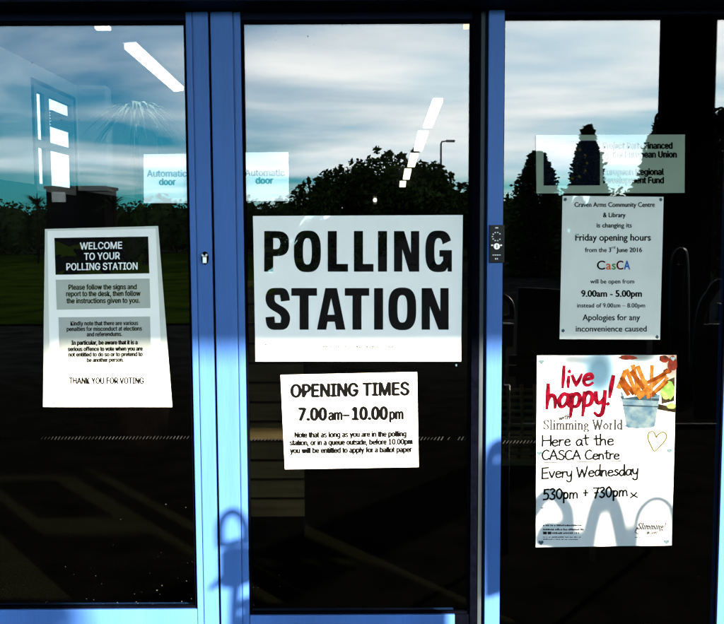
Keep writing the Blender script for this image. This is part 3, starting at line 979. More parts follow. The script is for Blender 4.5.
class Sheet:
    """A sheet stuck on the glass; everything printed on it follows its slight waves."""

    def __init__(self, corners, amp=0.0, seed=0, y=-0.0066):
        self.c, self.amp, self.y = corners, amp, y
        r = random.Random(seed)
        self.w = [(r.uniform(0.02, 0.085), r.uniform(0.02, 0.085), r.uniform(0, 6.3), r.uniform(0.3, 1)) for _ in range(5)]

    def at(self, px, py, lift=0.0):
        d = 0.0
        if self.amp:
            for a, b, ph, k in self.w:
                d += k * math.sin(a * px + b * py + ph)
            d = self.amp * (d / 2.2 + 1.0)
        p = P(px, py, self.y)
        p.y = self.y - d - lift
        return p

    def poly(self, bm, corners, lift, n=14, mi=0):
        """Quad given by four corners (tl, tr, br, bl), gridded so that it follows the sheet."""
        tl, tr, br, bl = [Vector(c) for c in corners]
        g = []
        for j in range(n + 1):
            v = j / n
            row = []
            for i in range(n + 1):
                u = i / n
                q = (tl * (1 - u) + tr * u) * (1 - v) + (bl * (1 - u) + br * u) * v
                row.append(bm.verts.new(self.at(q.x, q.y, lift)))
            g.append(row)
        for j in range(n):
            for i in range(n):
                f = bm.faces.new((g[j][i], g[j + 1][i], g[j + 1][i + 1], g[j][i + 1]))
                f.material_index = mi
                f.smooth = True

    def sheet(self, parent, name, m, corners=None, lift=0.0, thick=0.0007):
        bm = new()
        self.poly(bm, corners or self.c, lift, 22)
        r = bmesh.ops.extrude_face_region(bm, geom=bm.faces[:])
        for v in r['geom']:
            if isinstance(v, bmesh.types.BMVert):
                v.co.y += thick
        bm.normal_update()
        for f in bm.faces:
            f.smooth = abs(f.normal.y) > 0.6
        for e in bm.edges:
            if len(e.link_faces) == 2 and e.link_faces[0].normal.dot(e.link_faces[1].normal) < 0.7:
                e.smooth = False
        return obj(name, bm, m, parent)

    def put(self, bm, geo, fn, lift, mi=0, fine=0.02):
        vs_, fs = geo
        b2 = new()
        vv = [b2.verts.new((v[0], v[1], 0)) for v in vs_]
        for f in fs:
            try:
                b2.faces.new([vv[i] for i in f])
            except ValueError:
                pass
        for v in b2.verts:
            x, y = fn(v.co.x, v.co.y)
            v.co = Vector((x, y, 0))
        for _ in range(3):
            es = [e for e in b2.edges if e.calc_length() > 5.0]
            if not es or not self.amp:
                break
            bmesh.ops.subdivide_edges(b2, edges=es, cuts=1)
            bmesh.ops.triangulate(b2, faces=[f for f in b2.faces if len(f.verts) > 4])
        m_ = {}
        for v in b2.verts:
            m_[v] = bm.verts.new(self.at(v.co.x, v.co.y, lift))
        for f in b2.faces:
            try:
                nf = bm.faces.new([m_[v] for v in f.verts])
                nf.material_index = mi
            except ValueError:
                pass
        b2.free()

    def line(self, bm, txt, x0, x1, base, cap, bold=0.0, base1=None, lift=0.0008, slant=0.0, grot=False):
        """One line of print between x0 and x1; bold adds that share of the cap height to every stroke."""
        geo = grot_geo(txt) if grot else text_geo(txt)
        caph = max(v[1] for v in (grot_geo('H') if grot else text_geo('H'))[0])
        mx = min(v[0] for v in geo[0])
        wx = max(v[0] for v in geo[0]) - mx
        b1 = base if base1 is None else base1
        e = bold * cap / 2
        offs = [(0, 0)] if e == 0 else [(-e, 0), (e, 0), (0, e * 0.6), (0, -e * 0.6), (-e * 0.5, -e * 0.5), (e * 0.5, e * 0.5)]
        for i, (ox, oy) in enumerate(offs):
            def fn(x, y):
                u = (x - mx) / wx
                yy = y / caph * cap
                return x0 + e + u * (x1 - x0 - 2 * e) + slant * yy + ox, base + (b1 - base) * u - yy + oy
            self.put(bm, geo, fn, lift + i * 0.00003)

    def text(self, parent, name, m, txt, x0, x1, base, cap, bold=0.0, base1=None, lift=0.0008, grot=False):
        bm = new()
        self.line(bm, txt, x0, x1, base, cap, bold, base1, lift, 0.0, grot)
        return obj(name, bm, m, parent)

    def ribbon(self, bm, pts, w, lift=0.0009, mi=0, nib=None, taper=False):
        """A pen stroke along px points; nib=(thin) makes uprights thicker than level strokes."""
        pts = [Vector((p[0], p[1])) for p in pts]
        n = len(pts)
        L, Rr = [], []
        for i, p in enumerate(pts):
            t = pts[min(i + 1, n - 1)] - pts[max(i - 1, 0)]
            if t.length < 1e-6:
                t = Vector((1, 0))
            t.normalize()
            ww = w
            if nib is not None:
                ww = nib + (w - nib) * abs(t.y) ** 1.5
            if taper:
                s = i / max(1, n - 1)
                ww = w * (0.72 + 0.35 * math.sin(3.1 * s + 0.3))
            nn = Vector((-t.y, t.x)) * ww / 2
            a, b = p + nn, p - nn
            if i == 0:
                a, b = a - t * ww * 0.35, b - t * ww * 0.35
            if i == n - 1:
                a, b = a + t * ww * 0.35, b + t * ww * 0.35
            L.append(bm.verts.new(self.at(a.x, a.y, lift)))
            Rr.append(bm.verts.new(self.at(b.x, b.y, lift)))
        for i in range(n - 1):
            f = bm.faces.new((L[i], Rr[i], Rr[i + 1], L[i + 1]))
            f.material_index = mi

    def blob(self, bm, x, y, rx, ry, lift=0.001, mi=0, seed=0, n=12):
        r = random.Random(seed)
        f = bm.faces.new([bm.verts.new(self.at(x + rx * (1 + 0.25 * r.uniform(-1, 1)) * math.cos(k * 6.283 / n),
                                               y + ry * (1 + 0.25 * r.uniform(-1, 1)) * math.sin(k * 6.283 / n), lift)) for k in range(n)])
        f.material_index = mi


def tacks(s, parent, pts, rad=1.6):
    for i, (x, y) in enumerate(pts):
        c = s.at(x, y, 0.0)
        bm = new()
        rr = rad * 0.00285
        bmesh.ops.create_uvsphere(bm, u_segments=12, v_segments=8, radius=1.0)
        rnd = random.Random(i + int(x))
        for v in bm.verts:
            v.co = Vector((v.co.x * rr * (1 + 0.3 * rnd.uniform(-1, 1)), v.co.y * 0.0016, v.co.z * rr * 1.1 * (1 + 0.3 * rnd.uniform(-1, 1)))) + Vector((c.x, c.y - 0.0006, c.z))
        obj('tack', bm, M['tack'], parent, smooth=True)


def small_print(s, bm, x0, x1, y, h, seed, lift=0.0008):
    """Print too small to read in the photo: broken flecks."""
    r = random.Random(seed)
    x = x0
    while x < x1:
        w = r.uniform(0.5, 1.4)
        hh = h * r.uniform(0.55, 1.0)
        f = bm.faces.new([bm.verts.new(s.at(*c, lift)) for c in ((x, y - hh), (x, y), (min(x1, x + w), y), (min(x1, x + w), y - hh))])
        x += w + r.choice((0.3, 0.4, 0.5, 1.3))


# --- the big condensed letters, drawn in a box u 0..1, v 0 (foot)..1 (top), stem s as a share of the width
def sup(cx, cy, rx, ry, a0, a1, n=24, e=0.72):
    out = []
    for k in range(n + 1):
        a = a0 + (a1 - a0) * k / n
        c, s_ = math.cos(a), math.sin(a)
        out.append((cx + rx * math.copysign(abs(c) ** e, c), cy + ry * math.copysign(abs(s_) ** e, s_)))
    return out


def thick(path, w_of):
    """Outline of a heavy stroke in photo-pixel units."""
    L, Rr = [], []
    n = len(path)
    for i, p in enumerate(path):
        a, b = path[max(i - 1, 0)], path[min(i + 1, n - 1)]
        t = Vector((b[0] - a[0], b[1] - a[1])).normalized()
        w = w_of(t, i / (n - 1)) / 2
        L.append((p[0] - t.y * w, p[1] + t.x * w))
        Rr.append((p[0] + t.y * w, p[1] - t.x * w))
    return L + Rr[::-1]


def glyph(ch, w, h, st):
    """Loops for a bold condensed capital w wide, h high, stem st, arms ar, y up from the foot."""
    ar = st * 0.86
    PI = math.pi
    rect = lambda x0, y0, x1, y1: [(x0, y0), (x1, y0), (x1, y1), (x0, y1)]
    if ch == 'I':
        return [rect((w - st) / 2, 0, (w + st) / 2, h)]
    if ch == 'L':
        return [[(0, 0), (w, 0), (w, ar), (st, ar), (st, h), (0, h)]]
    if ch == 'T':
        m0, m1 = (w - st) / 2, (w + st) / 2
        return [[(m0, 0), (m1, 0), (m1, h - ar), (w, h - ar), (w, h), (0, h), (0, h - ar), (m0, h - ar)]]
    if ch == 'N':
        d = st * 1.12
        return [[(0, 0), (st * 0.92, 0), (st * 0.92, h * 0.56), (w - d, 0), (w, 0), (w, h), (w - st * 0.92, h), (w - st * 0.92, h * 0.44), (d, h), (0, h)]]
    if ch == 'A':
        k = st * 1.03
        out = [(0, 0), (k, 0), (k + w * 0.05, h * 0.19), (w - k - w * 0.05, h * 0.19), (w - k, 0), (w, 0), (w * 0.5 + k * 0.62, h), (w * 0.5 - k * 0.62, h)]
        return [out, [(w * 0.5 - w * 0.125, h * 0.36), (w * 0.5 + w * 0.125, h * 0.36), (w * 0.5, h * 0.76)]]
    if ch == 'P':
        yb = h * 0.38
        bowl = [(0, 0), (st, 0), (st, yb)] + sup(w * 0.45, (h + yb) / 2, w * 0.55, (h - yb) / 2, -PI / 2, PI / 2, 16) + [(0, h)]
        y0, y1 = yb + ar * 0.92, h - ar * 0.92
        hole = [(st, y0)] + sup(w * 0.46, (y0 + y1) / 2, w * 0.54 - st * 0.98, (y1 - y0) / 2, -PI / 2, PI / 2, 12) + [(st, y1)]
        return [bowl, hole]
    if ch == 'O':
        return [sup(w / 2, h / 2, w / 2, h / 2 + h * 0.012, 0, 2 * PI, 44)[:-1],
                sup(w / 2, h / 2, w / 2 - st, h / 2 - ar * 0.92, 0, 2 * PI, 36)[:-1]]
    if ch == 'G':
        o = sup(w / 2, h / 2, w / 2, h / 2 + h * 0.012, R(24), R(360 - 40), 34)
        i = sup(w / 2, h / 2, w / 2 - st, h / 2 - ar * 0.92, R(360 - 50), R(24), 30)
        fin = [(w, h * 0.16), (w, h * 0.53), (w * 0.53, h * 0.53), (w * 0.53, h * 0.37), (w - st * 0.98, h * 0.37), (w - st * 0.98, h * 0.27)]
        return [o[:-3] + [(w * 0.84, h * 0.10), (w * 0.84, 0.0), (w, 0)] + fin[1:] + i]
    if ch == 'S':
        m = st / 2
        path = spline([(w - m * 1.0, h * 0.69), (w - m * 1.15, h * 0.80), (w * 0.70, h - ar * 0.52), (w * 0.5, h - ar * 0.44), (w * 0.28, h - ar * 0.54), (m * 1.05, h * 0.80),
                       (m * 1.1, h * 0.68), (w * 0.32, h * 0.575), (w * 0.68, h * 0.44), (w - m * 1.02, h * 0.32), (w - m * 1.05, h * 0.20),
                       (w * 0.72, ar * 0.54), (w * 0.5, ar * 0.44), (w * 0.28, ar * 0.54), (m * 1.1, h * 0.20), (m * 1.0, h * 0.31)], 6)
        return [thick([tuple(p) for p in path], lambda t, s: ar * 0.92 + (st - ar * 0.92) * abs(t.y))]
    return []


# ------------------------------------------------------------------ POLLING STATION
S = Sheet([(253, 216), (462.8, 215), (461, 361.4), (255.6, 361.4)], 0.0012, 4)
po = thing('poster', 'large white landscape sign reading POLLING STATION in heavy black capitals', 'poster', P(357, 361, -0.006))
S.sheet(po, 'sheet', M['paper'])
for word, top, base, xs in (('POLLING', 231, 271.6, [(264.3, 289), (294, 320.9), (327.8, 348), (354, 373.5), (378, 387), (394, 419.2), (425.3, 451.8)]),
                            ('STATION', 288, 329.6, [(265.6, 290), (291.4, 317), (317.0, 345.4), (344.8, 369.2), (374, 383.2), (388.4, 416.2), (421.6, 448.6)])):
    bm = new()
    for chh, (x0, x1) in zip(word, xs):
        w, h = x1 - x0, base - top
        S.put(bm, curve_geo(glyph(chh, w, h, 9.0)), lambda x, y, x0=x0, base=base: (x0 + x, base - y), 0.0009)
    obj('lettering', bm, M['ink'], po)
bm = new()
small_print(S, bm, 320, 394, 347.4, 1.3, 4)
obj('small_print', bm, M['soft_ink'], po)
bm = new()
for k in range(4):
    small_print(S, bm, 265.2, 267.2, 345 + k * 1.6, 1.0, 40 + k)
obj('small_print', bm, M['soft_ink'], po)
tacks(S, po, [(456, 365.2)], 1.1)

# ------------------------------------------------------------------ OPENING TIMES
S = Sheet([(280.6, 375), (417, 372), (418.6, 467), (285, 469.2)], 0.0009, 9)
po = thing('poster', 'white landscape sheet giving opening times 7.00am to 10.00pm', 'poster', P(350, 469, -0.006))
S.sheet(po, 'sheet', M['paper'])
S.text(po, 'heading', M['ink'], 'OPENING TIMES', 290.3, 409.7, 397.3, 12.9, 0.16, 394.9, 0.0009, True)
bm = new()
S.line(bm, '7.00', 298.0, 327.4, 420.4, 12.4, 0.19, 420.1, grot=True)
S.line(bm, 'am', 328.0, 342.8, 420.1, 10.4, 0.16, 419.9, grot=True)
S.ribbon(bm, [(343.8, 415.4), (349.2, 415.3)], 2.0)
S.line(bm, '10.00', 351.3, 388.3, 419.7, 12.6, 0.19, 419.3, grot=True)
S.line(bm, 'pm', 389.0, 403.8, 419.3, 10.4, 0.16, 419.1, grot=True)
obj('times', bm, M['ink'], po)
for tx, x0, x1, b0 in (('Note that as long as you are in the polling', 294.3, 406.7, 437.6), ('station, or in a queue outside, before 10.00pm', 289.4, 412.9, 445.4),
                       ('you will be entitled to apply for a ballot paper', 289.8, 412.4, 453.3)):
    S.text(po, 'text_line', M['ink'], tx, x0, x1, b0, 5.5, 0.21, b0 - 1.2, 0.0008, True)
bm = new()
small_print(S, bm, 337, 376, 465.2, 1.0, 14)
obj('small_print', bm, M['soft_ink'], po)

# ------------------------------------------------------------------ WELCOME
S = Sheet([(45, 229), (158.2, 226), (172.3, 407), (43, 407)], 0.0008, 13)
po = thing('poster', 'tall welcome poster with black heading panel in a plastic wallet', 'poster', P(107, 407, -0.006))
S.sheet(po, 'wallet', M['wallet'])
S.sheet(po, 'sheet', M['paper'], [(47.5, 231), (155.8, 228.6), (163.2, 397.6), (50.6, 398)], 0.0008, 0.0004)
for q, mm, nm in (([(54.6, 237.8), (148.4, 236.4), (149.6, 273.3), (55.8, 274.8)], 'ink', 'heading_panel'),
                  ([(56, 279.6), (149.8, 278.4), (150.6, 308), (57, 309.6)], 'greybox', 'text_panel'),
                  ([(58.8, 317.2), (150.2, 316.4), (151.4, 364.2), (59.8, 365)], 'greybox', 'text_panel')):
    bm = new()
    S.poly(bm, q, 0.0015, 16)
    obj(nm, bm, M[mm], po)
for tx, x0, x1, b0, cap in (('WELCOME', 80.2, 122.4, 249.4, 6.8), ('TO YOUR', 84.3, 120.2, 259.9, 6.8), ('POLLING STATION', 66.6, 137.9, 270.2, 6.9)):
    S.text(po, 'heading', M['white_ink'], tx, x0, x1, b0, cap, 0.07, b0 - 0.9, 0.0022, True)
for tx, x0, x1, b0, cap in (('Please follow the signs and', 68.8, 137, 289.6, 5.0), ('report to the desk, then follow', 66.4, 140.8, 296.2, 5.0),
                            ('the instructions given to you.', 66.8, 140, 303.2, 5.0),
                            ('Kindly note that there are various', 70.8, 138.4, 325.4, 4.1), ('penalties for misconduct at elections', 67, 142.2, 330.9, 4.1),
                            ('and referendums.', 87, 122.4, 336.3, 4.1), ('In particular, be aware that it is a', 71.6, 138, 344.7, 4.1),
                            ('serious offence to vote when you are', 68, 143, 351, 4.1), ('not entitled to do so or to pretend to', 68.6, 143, 356.5, 4.1),
                            ('be another person.', 87, 124, 362, 4.1)):
    S.text(po, 'text_line', M['ink'], tx, x0, x1, b0, cap, 0.17 if b0 > 340 else 0.10, b0 - 0.5, 0.0022, True)
S.text(po, 'text_line', M['ink'], 'THANK YOU FOR VOTING', 69, 144.2, 383.6, 6.2, 0.14, None, 0.0017, True)
for i, (x0, x1) in enumerate(((53, 70), (90, 126), (152, 166))):
    bm = new()
    small_print(S, bm, x0, x1, 403.4, 1.1, 24 + i)
    obj('small_print', bm, M['soft_ink'], po)

# ------------------------------------------------------------------ Automatic door stickers
for (c, ta, tb, m1, m2, lab) in (
        ([(143.7, 154.2), (188.5, 153.6), (188.5, 203), (143.7, 203)], (146.8, 187, 176.6), (159, 175.8, 184.9), M['sky_washed_teal_ink'], M['teal_ink'],
         'small square Automatic door sticker with teal letters on the left door'),
        ([(243.4, 152.4), (288.6, 152), (289.0, 201), (243.8, 201)], (244.6, 285, 175.8), (255.5, 273.3, 183.5), M['dark_teal_ink'], M['dark_teal_ink'],
         'small square Automatic door sticker with near black letters on the middle door')):
    S = Sheet(c, 0.0, 1, -0.0055)
    po = thing('door_sticker', lab, 'sticker', P((c[0][0] + c[1][0]) / 2, c[2][1], -0.005), 'automatic door stickers')
    S.sheet(po, 'sheet', M['sticker'])
    S.text(po, 'upper_lettering', m1, 'Automatic', ta[0], ta[1], ta[2], 6.4, 0.13, None, 0.0008, True)
    S.text(po, 'lower_lettering', m2, 'door', tb[0], tb[1], tb[2], 6.4, 0.15, None, 0.0008, True)

# ------------------------------------------------------------------ European funding sign
S = Sheet([(536, 135), (685, 134.4), (684.6, 192.8), (536.5, 193.4)], 0.0, 1, -0.0055)
po = thing('funding_sign', 'pale landscape sticker with dark starred flag and European funding wording', 'sign', P(610, 193, -0.005))
S.sheet(po, 'sheet', M['film'])
bm = new()
S.poly(bm, [(543.6, 140.7), (600, 140.5), (600, 185.3), (543.6, 185.5)], 0.0007, 4)
fl = obj('flag', bm, M['navy_ink'], po)
bm = new()
for k in range(12):
    a = k * math.pi / 6
    x, y = 571.8 + 15.5 * math.cos(a), 163 + 15.5 * math.sin(a)
    pts = []
    for i in range(10):
        rr = 2.1 if i % 2 == 0 else 0.85
        pts.append(bm.verts.new(S.at(x + rr * math.sin(i * math.pi / 5), y - rr * math.cos(i * math.pi / 5), 0.0012)))
    bm.faces.new(pts)
obj('star', bm, M['gold_ink'], fl)
for tx, x1, b0 in (('Project Part-Financed', 672.6, 148.6), ('by the European Union', 676.8, 157.4), ('European Regional', 664, 174.8), ('Development Fund', 664, 183.2)):
    S.text(po, 'text_line', M['flat_ink'], tx, 603, x1, b0, 6.2, 0.14, None, 0.0008, True)

# ------------------------------------------------------------------ opening hours notice
S = Sheet([(562.5, 195.8), (663.4, 196.8), (660, 339.6), (559.5, 339)], 0.0013, 31)
po = thing('notice', 'greyish white portrait notice about changed Friday opening hours', 'notice', P(610, 339, -0.006))
S.sheet(po, 'sheet', M['notice'])
for tx, x0, x1, b, cap, wgt in (('Craven Arms Community Centre', 574.3, 654.7, 206.8, 4.5, 0.07), ('& Library', 602.7, 625.4, 217.2, 4.5, 0.07),
                                ('is changing its', 596.4, 631.6, 227.4, 4.5, 0.06), ('Friday opening hours', 575, 650.5, 240.6, 6.6, 0.06),
                                ('from the 3', 584.6, 611, 252.0, 4.4, 0.05), ('rd', 611.6, 615, 248.6, 2.6, 0.05), ('June 2016', 616, 641.8, 252.0, 4.4, 0.08),
                                ('will be open from', 590, 634, 283.4, 4.2, 0.04), ('9.00am - 5.00pm', 581, 641.8, 296.6, 6.3, 0.10),
                                ('instead of 9.00am \u2013 8.00pm', 577, 645, 307.4, 4.2, 0.04), ('Apologies for any', 582.4, 640, 320.2, 5.9, 0.04),
                                ('inconvenience caused', 575.6, 646.6, 331.4, 5.6, 0.04)):
    S.text(po, 'text_line', M['ink'], tx, x0, x1, b, cap, wgt)
for chh, x0, x1, mm in (('C', 596.6, 605.0, 'ink'), ('a', 605.8, 611.0, 'orange_ink'), ('s', 611.6, 615.6, 'green_ink'), ('C', 616.2, 623.2, 'red_ink'), ('A', 623.6, 630.0, 'blue_ink')):
    bm = new()
    S.line(bm, chh, x0, x1, 269.4, 8.6, 0.06)
    obj('coloured_letter', bm, M[mm], po)
tacks(S, po, [(565.2, 199.4), (660.6, 199.6), (563.0, 330.6), (657, 337)], 1.5)

# ------------------------------------------------------------------ live happy poster
S = Sheet([(537, 355.5), (676.4, 355), (671.6, 545.4), (535.7, 547.2)], 0.0010, 41)
po = thing('poster', 'tall white poster with red live happy heading, chips in a bucket and handwriting', 'poster', P(604, 547, -0.006))


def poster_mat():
    m = mat('printed_poster', (0.80, 0.80, 0.78), 0.7, **COAT)
    n = m.node_tree
    b = n.nodes['Principled BSDF']
    t = n.nodes.new('ShaderNodeTexCoord')
    base = n.nodes.new('ShaderNodeRGB')
    base.outputs[0].default_value = (0.70, 0.71, 0.69, 1)
    cur = base.outputs[0]
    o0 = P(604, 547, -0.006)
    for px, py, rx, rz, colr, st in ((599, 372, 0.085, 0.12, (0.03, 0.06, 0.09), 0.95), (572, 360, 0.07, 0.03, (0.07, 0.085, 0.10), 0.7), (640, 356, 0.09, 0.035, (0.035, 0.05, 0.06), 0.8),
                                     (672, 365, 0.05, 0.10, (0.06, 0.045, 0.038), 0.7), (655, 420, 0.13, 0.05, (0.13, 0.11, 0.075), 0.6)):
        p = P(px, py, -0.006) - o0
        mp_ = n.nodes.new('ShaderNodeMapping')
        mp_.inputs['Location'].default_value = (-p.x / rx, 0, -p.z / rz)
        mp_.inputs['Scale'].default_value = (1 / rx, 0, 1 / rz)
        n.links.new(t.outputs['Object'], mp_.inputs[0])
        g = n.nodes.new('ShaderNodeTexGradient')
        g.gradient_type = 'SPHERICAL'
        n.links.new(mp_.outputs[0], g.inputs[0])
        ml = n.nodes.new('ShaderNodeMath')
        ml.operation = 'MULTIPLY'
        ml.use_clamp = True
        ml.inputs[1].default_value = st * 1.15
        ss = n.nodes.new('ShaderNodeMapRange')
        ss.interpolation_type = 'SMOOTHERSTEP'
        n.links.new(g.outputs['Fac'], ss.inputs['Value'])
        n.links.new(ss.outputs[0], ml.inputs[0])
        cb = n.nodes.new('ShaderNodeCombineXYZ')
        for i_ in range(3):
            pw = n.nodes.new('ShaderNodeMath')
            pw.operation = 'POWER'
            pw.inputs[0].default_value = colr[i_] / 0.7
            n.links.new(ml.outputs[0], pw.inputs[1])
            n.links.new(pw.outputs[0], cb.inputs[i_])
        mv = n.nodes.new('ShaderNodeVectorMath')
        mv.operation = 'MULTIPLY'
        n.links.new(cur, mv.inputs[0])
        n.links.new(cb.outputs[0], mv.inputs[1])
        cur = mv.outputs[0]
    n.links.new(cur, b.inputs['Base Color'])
    return m


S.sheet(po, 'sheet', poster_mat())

# chips in a bucket
pic_m = [mat('print_bucket', (0.016, 0.045, 0.075), 0.6, color2=(0.085, 0.115, 0.12), scale=38, **COAT),
         mat('print_bucket_rim', (0.012, 0.022, 0.03), 0.6, var=0.4, scale=50, **COAT),
         mat('print_chip_gold', (0.075, 0.020, 0.0025), 0.6, color2=(0.16, 0.07, 0.013), scale=60, **COAT),
         mat('print_chip_brown', (0.035, 0.007, 0.001), 0.6, color2=(0.10, 0.025, 0.004), scale=60, **COAT),
         mat('print_lime', (0.025, 0.09, 0.012), 0.6, color2=(0.14, 0.20, 0.06), scale=45, **COAT),
         mat('print_shadow', (0.012, 0.009, 0.005), 0.6, var=0.5, scale=40, **COAT),
         mat('print_cup', (0.28, 0.30, 0.31), 0.6, **COAT),
         mat('print_relish', (0.09, 0.010, 0.005), 0.6, color2=(0.012, 0.008, 0.006), scale=70, **COAT)]
bm = new()
S.poly(bm, [(660.5, 383), (674.6, 377), (674.2, 401), (661.5, 404)], 0.0007, 4, 5)
S.blob(bm, 667.5, 391, 7.4, 8.8, 0.00085, 4, 3, 18)
S.blob(bm, 671, 405.6, 4.2, 3.0, 0.0009, 4, 5, 12)
S.poly(bm, [(655, 403), (675.6, 407.6), (675.4, 412.6), (655, 409)], 0.0008, 4, 5)
for i, (x, y, rx, ry) in enumerate([(664, 358.8, 6, 3.4), (672.4, 364, 4.4, 7), (667, 371, 4, 2.6), (628, 357.6, 9, 2.2)]):
    S.blob(bm, x, y, rx, ry, 0.0008, 7, 60 + i, 14)
S.poly(bm, [(620.5, 392), (660.0, 394.5), (654.5, 426), (626.5, 426)], 0.0009, 8, 0)
S.blob(bm, 640.5, 426, 14.0, 2.5, 0.00092, 0, 7, 20)
S.poly(bm, [(620.5, 396), (659.6, 398.5), (659.0, 401), (621.2, 399)], 0.0010, 8, 1)
S.poly(bm, [(622.5, 404.5), (658.4, 406), (658.2, 407.4), (622.8, 406)], 0.0010, 8, 1)
S.blob(bm, 640, 394.5, 20.4, 3.4, 0.0010, 1, 8, 24)
S.poly(bm, [(621.5, 390), (630, 384), (637, 396), (624, 398)], 0.0011, 4, 6)
chips = [(619, 387, 625, 372, 5.5, 2), (622, 378, 633, 393, 5, 3), (636, 394, 627, 370, 4.6, 2), (640, 396, 633, 366, 5, 2), (632, 372, 646, 391, 5.5, 3),
         (647, 388, 638, 367, 5.0, 2), (651, 392, 652, 366, 4.2, 2), (643, 392, 664, 375, 5.6, 2), (650, 396, 666, 382, 4.2, 3), (646, 383, 668, 371, 4.2, 3),
         (639, 397, 652, 386, 5.0, 2), (648, 397, 645, 381, 4.4, 2), (628, 394, 621, 382, 4.5, 3), (655, 391, 667, 378, 3.4, 2)]
for i, (x0, y0, x1, y1, w, mi) in enumerate(chips):
    S.ribbon(bm, [(x0, y0), ((x0 + x1) / 2, (y0 + y1) / 2 + 0.6), (x1, y1)], w * 0.86, 0.0012 + i * 0.00006, mi)
    S.ribbon(bm, [(x0 + 1.2, y0), (x1 + 1.2, y1)], 0.7, 0.00118 + i * 0.00006, 5)
obj('chips_picture', bm, pic_m, po)

